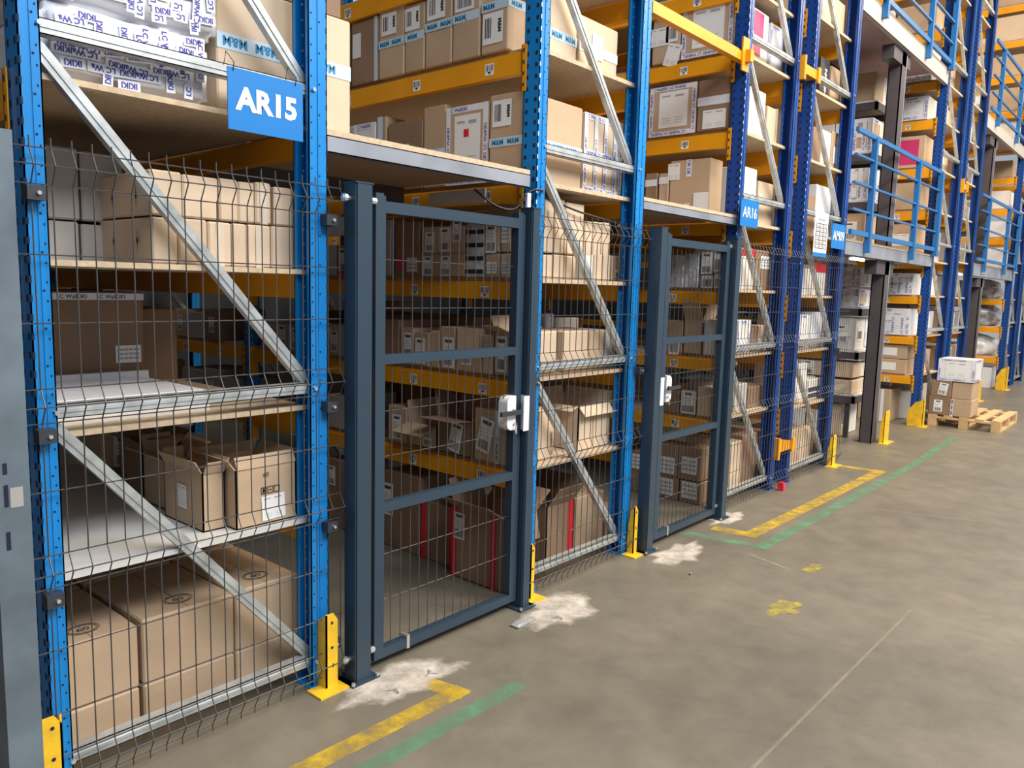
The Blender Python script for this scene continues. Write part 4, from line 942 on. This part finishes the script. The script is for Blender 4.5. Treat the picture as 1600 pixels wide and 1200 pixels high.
row('Y', 2.63, zz, [(850, 867, 310, 'kraft_light', [], ''), (868, 884, 311, 'kraft_light', [], ''), (885, 914, 318, 'kraft_light', [], ''), (915, 927, 346, 'kraft_light', [], ''), (928, 941, 347, 'kraft_light', [], ''), (942, 955, 348, 'kraft_light', [], '')], .4, 'upper row, third shelf between gates', 'from left', order=-1)
row('Y', 2.64, zb(1, 3), [(913, 974, 184, 'kraft_light', [('LCW', 'Y', False, False, dict(dense=True))], 'covered in navy printed tape')], .4, 'above mesh fence between gates', 'from left', order=-1)
row('Y', 2.62, zb(1, 4), [(860, 904, -5, 'kraft_light', [MMT(.36, 'Y', .05)], 'with blue tape'), (906, 967, 36, 'kraft_light', [('T', 'Y', .42, .05, dict(text='LC WaIKIKI', film='film', ink='navy', bold=.02)), ('L', 'Y', .45, .5, .10, .13, 'none', 0, 'paper')], 'with white sheet')], .4, 'high above fence between gates', 'from left', order=-1)

# ================= second aisle: left side of AR16 rack
XB = 5.30
row('X', XB, 0.0, [
  (986, 1004, 706, 'kraft_brown', [('L', 'X', .6, .75, .11, .12, 'grid', 0, 'paper')], 'with label'),
  (1028, 1060, 748, 'kraft_brown', [('L', 'X', .4, .55, .13, .13, 'grid', 0, 'paper')], 'with grid label'),
  (1061, 1095, 756, 'kraft_brown', [('L', 'X', .5, .6, .13, .13, 'grid', 0, 'paper')], 'with grid label')], .45, 'lower row, floor behind second gate', F)
z = on('X', XB, 1078, 752).z + .004
row('X', XB, z, [
  (1026, 1060, 697, 'kraft_brown', [('L', 'X', .55, .35, .13, .13, 'grid', 0, 'paper')], 'with grid label'),
  (1061, 1096, 702, 'kraft_brown', [('L', 'X', .5, .45, .13, .13, 'grid', 0, 'paper')], 'with grid label')], .45, 'upper row, floor behind second gate', F)
row('X', XB, zb(2, 0), [
  (1036, 1062, 612, 'kraft_brown', [], ''), (1064, 1089, 611, 'kraft_brown', [DL(fu=.5, fv=.5, w_=.14, h=.22)], 'with tall barcode label'), (1090, 1114, 607, 'kraft_light', [], '')], .4, 'on lowest shelf behind second gate', F)
row('X', XB, zb(2, 1), [
  (1018, 1030, 510, 'kraft_brown', [], ''), (1043, 1068, 501, 'kraft', [DL(fu=.5, fv=.2, kind='bar')], 'with label'), (1069, 1098, 500, 'kraft', [], 'with open flaps', dict(open=True, fl=((.4, .5, .3, .2), 'LRFB', .14))), (1100, 1121, 500, 'white_card', [], '')], .4, 'on middle shelf behind second gate', F)
row('X', XB, zb(2, 2), [
  (1012, 1030, 410, 'kraft_brown', [], ''), (1046, 1070, 398, 'film_dark', [], ''), (1071, 1093, 396, 'film_dark', [], ''), (1096, 1115, 430, 'kraft', [DL(kind='bar', w_=.1, h=.1)], 'with label'), (1116, 1130, 428, 'kraft', [DL(kind='bar', w_=.1, h=.1)], 'with label')], .4, 'on third shelf behind second gate', F)
z = on('X', XB, 1106, 430).z + .004
row('X', XB, z, [(1096, 1115, 393, 'kraft', [DL(fu=.5, w_=.15, h=.22)], 'with tall barcode label'), (1116, 1130, 392, 'grey_card', [DL(fu=.5, kind='bar')], 'with label')], .4, 'stacked, third shelf behind second gate', F)
row('X', XB, zb(2, 3), [
  (1009, 1028, 270, 'kraft_brown', [('T', 'X', .8, .05, dict(text='LC WaIKIKI', film='film', ink='navy', bold=.02))], 'with printed tape'),
  (1030, 1046, 270, 'kraft', [('T', 'X', .85, .05, dict(text='LC WaIKIKI', film='film', ink='navy', bold=.02))], 'with printed tape'),
  (1048, 1112, 246, 'kraft', [('T', 'X', .46, .045, dict(text='IKIKI', film='film', ink='navy', vert=True, bold=.02, b_=.28, name='printed_tape')), ('T', 'X', .47, .045, dict(text='IKI', film='film', ink='navy', vert=True, bold=.02, a=.72, name='printed_tape')), DL('none', .8, .22, .12, .20), DL('sheet', .1, .82, .10, .12)], 'with white labels')], .42, 'above the second gate walkway', F)
row('X', XB, zb(2, 4), [
  (1000, 1014, 145, 'kraft', [('LCW', 'X', False)], ''),
  (1017, 1090, 127, 'kraft', [('LCW', 'X', True)], 'with white sheet'),
  (1092, 1143, 118, 'kraft_brown', [('T', 'X', .58, .06, dict(text='LC WaIKIKI', film='film', ink='navy', bold=.02)), ('L', 'X', .55, .22, .18, .13, 'sheet', 0, 'paper')], 'with printed tape and document')], .42, 'on high shelf, second aisle', F)
row('X', XB, zb(2, 5), [
  (985, 1012, 22, 'kraft', [('LCW', 'X', False)], ''),
  (1022, 1066, 8, 'kraft', [DL('sheet', .2, .5, .18, .13), DL('bar', .7, .55, .1, .14), DL('sheet', .75, .12, .12, .16, rot=-.3)], 'with three paper labels'),
  (1069, 1149, -10, 'kraft', [('LCW', 'X', True)], 'with white sheet')], .42, 'on the topmost shelf by second gate', F)

# ================= AR16 rack end and AM09 rack end
AR = 'AR16 end'
row('Y', 2.63, 0., [(1143, 1160, 690, 'kraft_light', [], ''), (1161, 1196, 676, 'kraft_brown', [], '')], .4, 'on the floor at AR16 end', 'from left', order=-1)
row('Y', 2.63, zb(2, 0), [(1148, 1168, 600, 'grey_card', [], ''), (1170, 1196, 603, 'kraft_brown', [], '')], .4, 'on lowest shelf at AR16 end', 'from left', order=-1)
row('Y', 2.63, zb(2, 1), [(1153, 1173, 500, 'white_card', [('LCW', 'Y', False)], ''), (1175, 1186, 512, 'kraft_brown', [], ''), (1187, 1197, 508, 'kraft_light', [], '')], .4, 'on second shelf at AR16 end', 'from left', order=-1)
row('Y', 2.63, zb(2, 2), [(1160, 1180, 388, 'white_card', [('T', 'Y', .9, .06, dict(text=None, film='red'))], 'with red band'), (1182, 1212, 392, 'kraft_brown', [('L', 'Y', .5, .7, .2, .1, 'grid', 0, 'paper')], 'with label')], .4, 'on third shelf at AR16 end', 'from left', order=-1)
row('Y', 2.63, zb(2, 3), [(1160, 1184, 262, 'white_card', [], ''), (1186, 1213, 286, 'kraft_light', [('L', 'Y', .1, .6, .05, .08, 'bar', 0, 'paper')], 'with small label')], .4, 'behind the AR16 sign', 'from left', order=-1)
row('Y', 2.63, zb(2, 4), [(1171, 1198, 140, 'bagw' if False else 'film', [], ''), (1200, 1214, 168, 'kraft_light', [], ''), (1215, 1226, 172, 'kraft_light', [], '')], .4, 'fifth shelf at AR16 end', 'from left', order=-1)
row('Y', 2.63, zb(2, 5), [(1178, 1203, 18, 'white_card', [('L', 'Y', .35, .72, .16, .18, 'none', 0, 'pink'), ('L', 'Y', .3, .3, .12, .1, 'none', 0, 'paper_red')], 'with magenta prints'), (1204, 1226, 42, 'film', [('LCW', 'Y', False)], '')], .4, 'sixth shelf at AR16 end', 'from left', order=-1)
row('Y', 2.63, 0., [(1232, 1250, 672, 'kraft', [], ''), (1251, 1268, 668, 'kraft_light', [], ''), (1269, 1284, 672, 'kraft_brown', [], '')], .4, 'on the floor at AM09 end', 'from left', order=-1)
row('Y', 2.63, zb(3, 0), [(1245, 1262, 568, 'white_card', [], ''), (1264, 1284, 592, 'white_card', [('T', 'Y', .5, .04, dict(text=None, film='ink')), ('T', 'Y', .2, .04, dict(text=None, film='ink'))], 'with black stripes')], .4, 'lowest shelf at AM09 end', 'from left', order=-1)
row('Y', 2.63, zb(3, 1), [(1250, 1268, 492, 'white_card', [('LCW', 'Y', False)], ''), (1270, 1288, 488, 'film', [], '')], .4, 'second shelf at AM09 end', 'from left', order=-1)
row('Y', 2.63, zb(3, 2), [(1254, 1270, 420, 'white_card', [], ''), (1272, 1294, 414, 'white_card', [('T', 'Y', .9, .08, dict(text=None, film='red'))], 'with red band')], .4, 'third shelf at AM09 end', 'from left', order=-1)
row('Y', 2.63, zb(3, 3), [(1262, 1275, 305, 'kraft_brown', [], ''), (1277, 1305, 292, 'film', [], '')], .4, 'behind the white notice', 'from left', order=-1)
row('Y', 2.63, zb(3, 4), [(1270, 1284, 200, 'kraft_brown', [], ''), (1286, 1300, 205, 'white_card', [], ''), (1301, 1318, 208, 'kraft', [('L', 'Y', .5, .4, .2, .15, 'none', 0, 'paper')], 'with label')], .4, 'fifth shelf at AM09 end', 'from left', order=-1)
row('Y', 2.63, zb(3, 5), [(1284, 1298, 92, 'black_card', [('T', 'Y', .55, .09, dict(text='NOON', film=None, ink='paper', vert=True))], 'with white lettering'), (1300, 1318, 108, 'kraft', [], '')], .4, 'sixth shelf at AM09 end', 'from left', order=-1)
row('Y', 2.63, zb(3, 6), [(1284, 1302, -12, 'kraft_light', [], ''), (1303, 1324, 2, 'kraft_light', [], '')], .4, 'topmost at AM09 end', 'from left', order=-1)

# ================= centre shelving behind the dark columns
def cshelf(z, label):
    q = MB(); q.box(9.14, 9.80, 2.80, 5.0, z - .03, z, 'board_white'); q.box(9.13, 9.81, 2.79, 2.82, z - .10, z - .02, 'dark'); q.box(9.13, 9.16, 2.79, 5.0, z - .10, z - .02, 'dark'); q.box(9.78, 9.81, 2.79, 5.0, z - .10, z - .02, 'dark')
    tag(q.build('shelf'), label, 'shelf', 'centre shelves behind the dark columns')
CZ = [.50, 1.0, 1.49, 2.66, 3.18, 3.72]
for k, z in enumerate(CZ): cshelf(z, f'{LV[k]} dark-edged shelf of the centre shelving behind the dark columns')
def cshelf_post(x, y, z0, z1, lab):
    q = MB(); q.box(x, x + .05, y, y + .05, z0, z1, 'dark'); q.box(x + .012, x + .038, y - .002, y, z0 + .05, z1 - .05, 'dark'); tag(q.build('shelf_post'), lab, 'shelf post', 'posts of the centre shelving')

cshelf_post(9.16, 2.85, 0, .395, 'dark corner post of the centre shelving below the walkway')
for (x, y, n_) in ((9.155, 4.945, 'left rear'), (9.735, 4.945, 'right rear')):
    cshelf_post(x, y, 0, 1.95, f'dark {n_} post of the centre shelving below the walkway'); cshelf_post(x, y, 2.141, 3.72, f'dark {n_} post of the centre shelving on the walkway')
LB = ['floor level', 'lowest shelf', 'second shelf', 'third shelf', 'walkway level', 'fourth shelf', 'fifth shelf', 'sixth shelf']
CB = [0.0, .502, 1.002, 1.492, 2.142, 2.662, 3.182, 3.722]; CH = [.38, .36, .38, .44, .40, .38, .38, .32]
for k, (z, h) in enumerate(zip(CB, CH)):
    lay = 2 if k in (1, 3) else 1
    for L in range(lay):
        hh = h / lay; za = z + L * (hh + .003); y = 2.84 if k else 2.95
        for j in range(3):
            d = RND.uniform(.30, .42); m = RND.choice(['kraft', 'kraft_light', 'white_card', 'kraft_light'] if k not in (4,) else ['kraft', 'kraft_light'])
            if (k, j) == (5, 0): m = 'film'
            xs = [9.20 if k == 0 else 9.16, 9.47, 9.79]
            for c in range(2):
                mm = m if c == 0 else RND.choice(['white_card', 'kraft_light', 'white_card', 'film'])
                if k == 4: mm = m
                if j and c: continue
                dc = []
                if (k + j + c) % 2 == 0: dc = [DL('bar', .45, .5, .16, .16, 'Y'), DL('mm', .5, .5, .16, .2, 'X')]
                if mm == 'film' or (k in (3, 5, 6) and c == 0 and j == 0): dc = [('LCW', 'X', False, False, dict(hw=.045, dense=True)), ('LCW', 'Y', False, False, dict(hw=.045, dense=k == 5))]
                if k == 0 and L == 0 and j == 0: hh2 = hh
                carton([xs[c] + .004, xs[c + 1] - .004, y, y + d, za, za + hh - RND.uniform(0, .03)], mm, dc, f'{NM[mm]}, {["left", "right"][c]} column, {["front", "middle", "rear"][j]}{", upper" if L else ""}, {LB[k]} of centre shelving', 'cartons on the centre shelving')
            y += d + .015

# ================= rack past the railings, left side with yellow beams
XC = 10.78
for k in range(-1, 9):
    z = zb(4, k) if k >= 0 else 0.; gap = (SZ[4][k + 1] - z - .10) if k + 1 < len(SZ[4]) else .4
    y = 2.70 if k >= 0 else 2.85
    for j in range(3):
        d = RND.uniform(.34, .46); h = gap * RND.uniform(.78, .96)
        m = ['kraft', 'film', 'kraft', 'white_card', 'kraft'][(k * 3 + j * 2) % 5]; dc = []
        if k == 2 or k == 1: m = 'film' if j != 2 else 'kraft'
        if k == 0 or k == -1: m = 'kraft'
        if m == 'film' or k in (5, 6): dc = [('LCW', 'X', True, False, dict(hw=.05, dense=m == 'film' and j == 0))]
        elif (k + j) % 2: dc = [DL('sheet', .5, .55, .2, .15)]
        if (k, j) == (5, 0): dc = [('L', 'X', .5, .5, .30, .30, 'none', 0, 'pink')]
        if k == -1 and j == 0: dc = [CLR(.3, 'X', .07, 'film'), CLR(.75, 'X', .04, 'film')]
        if k == 0 and j == 0:
            for L in range(2): carton([XC, XC + .45, y, y + d, z + L * .19, z + L * .19 + .185], 'kraft', [('L', 'X', .45, .5, .22, .10, 'none', 0, 'paper')], f'kraft carton with white label, {["lower", "upper"][L]} of pair on lowest beam past the railings', 'cartons past the railings')
        else:
            carton([XC, XC + .45, y, y + d, z, z + h], m, dc, f'{NM[m]}, {["front", "middle", "rear"][j]} of the {LVN[k] if k >= 0 else "floor"} row in the rack past the railings', 'cartons past the railings')
        y += d + RND.uniform(.01, .05)
# slim views of far rack ends
for (i, nm) in ((4, 'rack past the railings'), (5, 'second rack past the railings')):
    xa, xb = RK[i][1], RK[i][2]
    for k in range(-1, 8):
        z = zb(i, k) if k >= 0 else 0.; gap = SZ[i][k + 1] - z - .1
        xs = [xa + .5 if i == 4 else xa + .1, (xa + xb) / 2 + (.25 if i == 4 else 0), xb - .1]
        for c in range(2):
            m = RND.choice(['white_card', 'white_card', 'kraft_light', 'film', 'kraft'])
            carton([xs[c] + .006, xs[c + 1] - .006, 2.66, 3.06, z, z + gap * RND.uniform(.7, .95)], m, [], f'{NM[m]}, {["left", "right"][c]} at the end of the {LVN[k] if k >= 0 else "floor"} level, {nm}', f'cartons in the {nm}')
XD = 16.49
for k in range(-1, 12):
    z = zb(6, k) if k >= 0 else 0.; gap = SZ[6][k + 1] - z - .1; y = 2.68
    for j in range(4 if k < 4 else 7):
        d = RND.uniform(.38, .55); m = RND.choice(['kraft', 'kraft_light', 'white_card', 'kraft', 'film'])
        if k in (0, 1, 2) and j == 0: y += d; continue
        carton([XD, XD + .45, y, y + d, z, z + gap * RND.uniform(.7, .95)], m, [DL('sheet', .5, .6, .25, .15)] if j % 2 else [], f'{NM[m]}, {ORD[j]} from front in the {LVN[k] if k >= 0 else "floor"} row of rack at right edge', 'cartons in the rack at right edge')
        y += d + .03
def bag(c, s, m, label, seed, tex=None):
    bm = bmesh.new(); bmesh.ops.create_icosphere(bm, subdivisions=4, radius=1); r = random.Random(seed); a = [r.uniform(0, 6) for _ in range(6)]
    for v in bm.verts:
        p = v.co.copy(); k = 1 + .10 * math.sin(5 * p.x + a[0]) * math.sin(6 * p.z + a[1]) + .05 * math.sin(13 * p.y + a[2]) * math.sin(11 * p.x + a[3]); v.co = Vector((p.x * s[0] * k, p.y * s[1] * k, max(-.7, p.z) * s[2] * k + .7 * s[2] * k * 0))
        v.co.z = max(v.co.z, -.6 * s[2])
    q = MB(); bm.verts.index_update(); q.add([v.co + Vector((c[0], c[1], c[2] + .6 * s[2])) for v in bm.verts], [tuple(v.index for v in f.verts) for f in bm.faces], m); bm.free()
    tag(q.build('plastic_bag', loc=c, smooth=True), label, 'bag', 'plastic bags on shelves')
bag((XD + .35, 3.0, zb(6, 0)), (.35, .32, .25), 'bagw', 'white plastic bag on the lowest beam of the rack at right edge', 1)
bag((XD + .35, 3.05, zb(6, 1)), (.35, .36, .28), 'bag', 'black and white bag on second beam of the rack at right edge', 2)
bag((XD + .35, 3.05, zb(6, 2)), (.35, .36, .22), 'bag', 'crumpled grey bag on third beam of the rack at right edge', 3)
bag((3.45, 2.85, zb(1, 1)), (.12, .12, .12), 'bagw', 'small white plastic bag behind the cartons between the gates', 4) if False else None

# small centre shelving of the far aisle (slim)
for k, z in enumerate([.0, .52, 1.05, 1.55, 2.15, 2.7, 3.3]):
    for j in range(2):
        m = RND.choice(['white_card', 'kraft_light', 'white_card']); carton([14.25, 14.85, 2.85 + j * .5, 3.3 + j * .5, z + .002, z + .36], m, [], f'{NM[m]}, {["front", "rear"][j]} at {LVN[k]} level of the far right centre stack', 'far right centre stack')
    if z and z != 2.15:
        q = MB(); q.box(14.22, 14.88, 2.82, 4.2, z - .06, z, 'dark'); tag(q.build('shelf'), f'{LVN[k]} dark shelf of the far right centre stack', 'shelf', 'shelves of far right centre stack')

q = MB(); q.box(14.3, 14.36, 4.14, 4.2, 0, 1.55, 'dark'); tag(q.build('shelf_post'), 'tall dark rear post under the far right centre stack', 'shelf post')
q = MB(); q.box(14.5, 14.56, 4.14, 4.2, 2.142, 3.25, 'dark'); tag(q.build('shelf_post'), 'dark rear post of the far right centre stack', 'shelf post')
# ================= pallet with cartons in the main aisle
e = empty('pallet', (11.55, 2.03, 0)); tag(e, 'wooden pallet on the floor past the second gate, loaded with cartons', 'pallet')
for k in range(5):
    y = 1.63 + k * .175; q = MB(); q.box(10.95, 12.15, y, y + .10, .122, .144, 'wood'); q.build('deck_slat', e)
for k in range(3):
    x = 10.95 + k * .55; q = MB(); q.box(x, x + .10, 1.63, 2.43, .10, .122, 'wood'); q.build('cross_slat', e)
    for j in range(3):
        y = 1.63 + j * .35; q = MB(); q.box(x, x + .10, y, y + .10, .022, .10, 'wood'); q.build('block', e)
for j in range(3):
    y = 1.63 + j * .35; q = MB(); q.box(10.95, 12.15, y, y + .10, 0, .022, 'wood'); q.build('bottom_slat', e)
G = 'cartons on the pallet'
carton([10.97, 11.40, 2.20, 2.44, .145, .37], 'kraft_brown', [DL('mm', .45, .5, .10, .15)], 'brown carton with label, lower left on the pallet', G)
carton([10.97, 11.40, 1.96, 2.195, .145, .36], 'kraft', [('T', 'X', .08, .03, dict(text='M&M', film='film', ink='ink', vert=True))], 'kraft carton, lower right on the pallet', G)
carton([10.98, 11.38, 2.20, 2.43, .372, .58], 'kraft_brown', [DL('mm', .6, .5, .10, .15, rot=-.15)], 'brown carton with tilted label, upper left on the pallet', G)
carton([10.99, 11.40, 1.97, 2.195, .362, .57], 'kraft', [], 'kraft carton, upper right on the pallet', G)
carton([10.98, 11.42, 1.96, 2.37, .582, .86], 'film', [('LCW', 'X', True), ('LCW', 'Y', False)], 'white tape-wrapped carton on top of the pallet load', G)

# ================= small items
for (x, y, z, l_, lab) in ((10.15, 3.2, 2.06, .5, 'lit tube lamp under the lower walkway beside the railing rack'), (16.0, 3.3, 2.06, .8, 'lit tube lamp under the far right walkway')):
    e = empty('tube_lamp', (x, y, z)); tag(e, lab, 'lamp', 'tube lamps under the walkways')
    q = MB(); q.tube([(x - l_ / 2, y, z), (x + l_ / 2, y, z)], .015, 'tube', 8); q.build('tube', e)
    q = MB(); q.box(x - l_ / 2 - .02, x + l_ / 2 + .02, y - .03, y + .03, z + .018, z + .054, 'white'); q.build('fitting', e)
# hanging cable at the first gate and along the fence
def smooth(P, n=6):
    P = [Vector(p) for p in P]; out = []
    for i in range(len(P) - 1):
        a, b_, c, d = P[max(i - 1, 0)], P[i], P[i + 1], P[min(i + 2, len(P) - 1)]
        for k in range(n):
            t = k / n; out.append(.5 * ((2 * b_) + (c - a) * t + (2 * a - 5 * b_ + 4 * c - d) * t * t + (3 * b_ - a - 3 * c + d) * t ** 3))
    return out + [P[-1]]
q = MB(); pts = [(2.72, 2.62, 2.06), (2.80, 2.56, 1.99), (2.90, 2.52, 1.98), (2.98, 2.49, 2.07), (3.06, 2.48, 2.08), (3.20, 2.62, 2.09), (3.5, 2.6, 2.03), (3.85, 2.58, 1.99), (3.93, 2.58, 1.96), (3.93, 2.58, 1.6)]
q.tube(smooth(pts), .006, 'cable', 6); tag(q.build('cable', smooth=True), 'black cable hanging beside the right post of the first gate', 'cable')
q = MB(); q.box(2.955, 2.98, 2.487, 2.499, 1.97, 2.06, 'white'); tag(q.build('sensor_box'), 'small white sensor on the post above the first gate', 'sensor')
q = MB(); q.box(6.2, 6.25, 2.40, 2.44, 0, .07, 'red'); q.box(6.205, 6.245, 2.395, 2.40, .01, .06, 'paper_red'); tag(q.build('floor_marker'), 'small red marker on floor at the row spacer', 'marker')
q = MB()
for k in range(7): q.tube([(3.93 + .0 * k, 2.02, .006 + .0), (3.94, 2.02, .008)], .008, 'bolt', 8)
tag(q.build('bottle_cap'), 'tiny white cap lying on the floor left of second gate', 'cap')
for j, (x, y, r_) in enumerate(((1.93, 2.24, .3), (2.12, 2.24, 1.2), (2.93, 2.20, .5))):
    q = MB(); 
    for k in range(3): q.tube([(x, y, .012), (x + .03 * math.cos(r_ + k * 2.1), y + .03 * math.sin(r_ + k * 2.1), .006)], .003, 'bolt', 5)
    tag(q.build('loose_bolt'), ['loose bolts on the dust left of the first gate', 'loose bolts on the dust under the first gate leaf', 'loose bolts on the dust at the right gate post'][j], 'bolts', kind='stuff')
q = MB(); q.box(2.70, 2.84, 2.26, 2.31, .0035, .009, 'galv'); q.box(2.71, 2.83, 2.27, 2.275, .009, .012, 'galv'); tag(q.build('metal_strip'), 'loose metal strip on the floor at the right of the first gate', 'metal strip')
# cartons that the surrounding goods hide completely are left out
HIDDEN = ['brown carton, fourth from front on middle shelf behind second gate',
 'dim carton deep on the second AR15 shelf, first from left',
 'dim carton deep on the second AR15 shelf, third from left',
 'dim carton, first from front in the far row of the lowest shelf between gates',
 'dim carton, first from front in the far row of the third shelf between gates',
 'dim carton, fourth from front in the far row of the third shelf between gates',
 'dim carton, second from front in the far row of the third shelf between gates',
 'dim carton, third from front in the far row of the third shelf between gates',
 'grey carton with label, first from front behind middle shelf cartons, first gate',
 'kraft carton, fifth from front in the eighth row of rack at right edge',
 'kraft carton, fifth from front in the sixth row of rack at right edge',
 'kraft carton, fifth from front in the twelfth row of rack at right edge',
 'kraft carton, fourth from front in the eighth row of rack at right edge',
 'kraft carton, fourth from front in the fifth row of rack at right edge',
 'kraft carton, fourth from front in the fourth row of rack at right edge',
 'kraft carton, fourth from front in the ninth row of rack at right edge',
 'kraft carton, left at the end of the eighth level, rack past the railings',
 'kraft carton, left at the end of the fifth level, rack past the railings',
 'kraft carton, left column, middle, sixth shelf of centre shelving',
 'kraft carton, left column, middle, walkway level of centre shelving',
 'kraft carton, left column, rear, fifth shelf of centre shelving',
 'kraft carton, left column, rear, lowest shelf of centre shelving',
 'kraft carton, left column, rear, second shelf of centre shelving',
 'kraft carton, left column, rear, third shelf of centre shelving',
 'kraft carton, left column, rear, walkway level of centre shelving',
 'kraft carton, middle of the fifth row in the rack past the railings',
 'kraft carton, middle of the sixth row in the rack past the railings',
 'kraft carton, rear of the eighth row in the rack past the railings',
 'kraft carton, rear of the floor row in the rack past the railings',
 'kraft carton, rear of the second row in the rack past the railings',
 'kraft carton, rear of the seventh row in the rack past the railings',
 'kraft carton, rear of the sixth row in the rack past the railings',
 'kraft carton, right at the end of the fifth level, second rack past the railings',
 'kraft carton, second from front in the floor row of rack at right edge',
 'kraft carton, second from front in the lowest row of rack at right edge',
 'kraft carton, seventh from front in the eighth row of rack at right edge',
 'kraft carton, seventh from front in the tenth row of rack at right edge',
 'kraft carton, sixth from front in the eighth row of rack at right edge',
 'kraft carton, sixth from front in the sixth row of rack at right edge',
 'kraft carton, sixth from front in the twelfth row of rack at right edge',
 'kraft carton, third from front in the eleventh row of rack at right edge',
 'kraft carton, third from front in the floor row of rack at right edge',
 'kraft carton, third from front in the seventh row of rack at right edge',
 'kraft carton, third from front in the tenth row of rack at right edge',
 'kraft carton, third from front in the third row of rack at right edge',
 'labelled dim carton, fourth past the middle frame on third shelf, first aisle',
 'labelled dim carton, second past the middle frame on third shelf, first aisle',
 'labelled dim carton, sixth past the middle frame on middle shelf, first aisle',
 'labelled dim carton, sixth past the middle frame on third shelf, first aisle',
 'pale kraft carton, fifth from front in the eleventh row of rack at right edge',
 'pale kraft carton, fifth from front in the seventh row of rack at right edge',
 'pale kraft carton, fifth from front in the tenth row of rack at right edge',
 'pale kraft carton, fourth from front in the eleventh row of rack at right edge',
 'pale kraft carton, fourth from front in the lowest row of rack at right edge',
 'pale kraft carton, fourth from front in the third row of rack at right edge',
 'pale kraft carton, left column, middle, fourth shelf of centre shelving',
 'pale kraft carton, left column, middle, upper, third shelf of centre shelving',
 'pale kraft carton, left column, rear, fourth shelf of centre shelving',
 'pale kraft carton, left column, rear, sixth shelf of centre shelving',
 'pale kraft carton, left column, rear, upper, third shelf of centre shelving',
 'pale kraft carton, rear at second level of the far right centre stack',
 'pale kraft carton, rear at sixth level of the far right centre stack',
 'pale kraft carton, rear at third level of the far right centre stack',
 'pale kraft carton, second from front in the fourth row of rack at right edge',
 'pale kraft carton, seventh from front in the eleventh row of rack at right edge',
 'pale kraft carton, seventh from front in the fifth row of rack at right edge',
 'pale kraft carton, seventh from front in the ninth row of rack at right edge',
 'pale kraft carton, seventh from front in the seventh row of rack at right edge',
 'pale kraft carton, sixth from front in the eleventh row of rack at right edge',
 'pale kraft carton, sixth from front in the ninth row of rack at right edge',
 'pale kraft carton, sixth from front in the seventh row of rack at right edge',
 'pale kraft carton, third from front in the eighth row of rack at right edge',
 'pale kraft carton, third from front in the lowest row of rack at right edge',
 'pale kraft carton, third from front in the sixth row of rack at right edge',
 'plain dim carton, fifth past the middle frame on middle shelf, first aisle',
 'plain dim carton, fifth past the middle frame on third shelf, first aisle',
 'plain dim carton, third past the middle frame on third shelf, first aisle',
 'tape-wrapped white carton, fourth from front in the seventh row of rack at right edge',
 'tape-wrapped white carton, fourth from front in the twelfth row of rack at right edge',
 'tape-wrapped white carton, rear of the fifth row in the rack past the railings',
 'tape-wrapped white carton, second from front in the second row of rack at right edge',
 'tape-wrapped white carton, second from front in the third row of rack at right edge',
 'tape-wrapped white carton, seventh from front in the twelfth row of rack at right edge',
 'tape-wrapped white carton, sixth from front in the tenth row of rack at right edge',
 'tape-wrapped white carton, third from front in the twelfth row of rack at right edge',
 'white carton, fifth from front in the fifth row of rack at right edge',
 'white carton, fifth from front in the ninth row of rack at right edge',
 'white carton, fourth from front in the floor row of rack at right edge',
 'white carton, fourth from front in the sixth row of rack at right edge',
 'white carton, fourth from front in the tenth row of rack at right edge',
 'white carton, front at lowest level of the far right centre stack',
 'white carton, left at the end of the fourth level, rack past the railings',
 'white carton, left column, middle, third shelf of centre shelving',
 'white carton, middle of the eighth row in the rack past the railings',
 'white carton, rear at fifth level of the far right centre stack',
 'white carton, rear at fourth level of the far right centre stack',
 'white carton, rear at seventh level of the far right centre stack',
 'white carton, rear of the fourth row in the rack past the railings',
 'white carton, rear of the ninth row in the rack past the railings',
 'white carton, second from front in the eighth row of rack at right edge',
 'white carton, seventh from front in the sixth row of rack at right edge',
 'white carton, sixth from front in the fifth row of rack at right edge',
 'white carton, third from front in the fifth row of rack at right edge',
 'white carton, third from front in the fourth row of rack at right edge',
 'white carton, third from front in the ninth row of rack at right edge']
for o in [o for o in bpy.data.objects if o.parent is None and o.get('label') in HIDDEN]:
        for c in list(o.children):
            for g in list(c.children): bpy.data.objects.remove(g)
            bpy.data.objects.remove(c)
        bpy.data.objects.remove(o)
for o in bpy.data.objects:
    if '_l' in o: del o['_l']
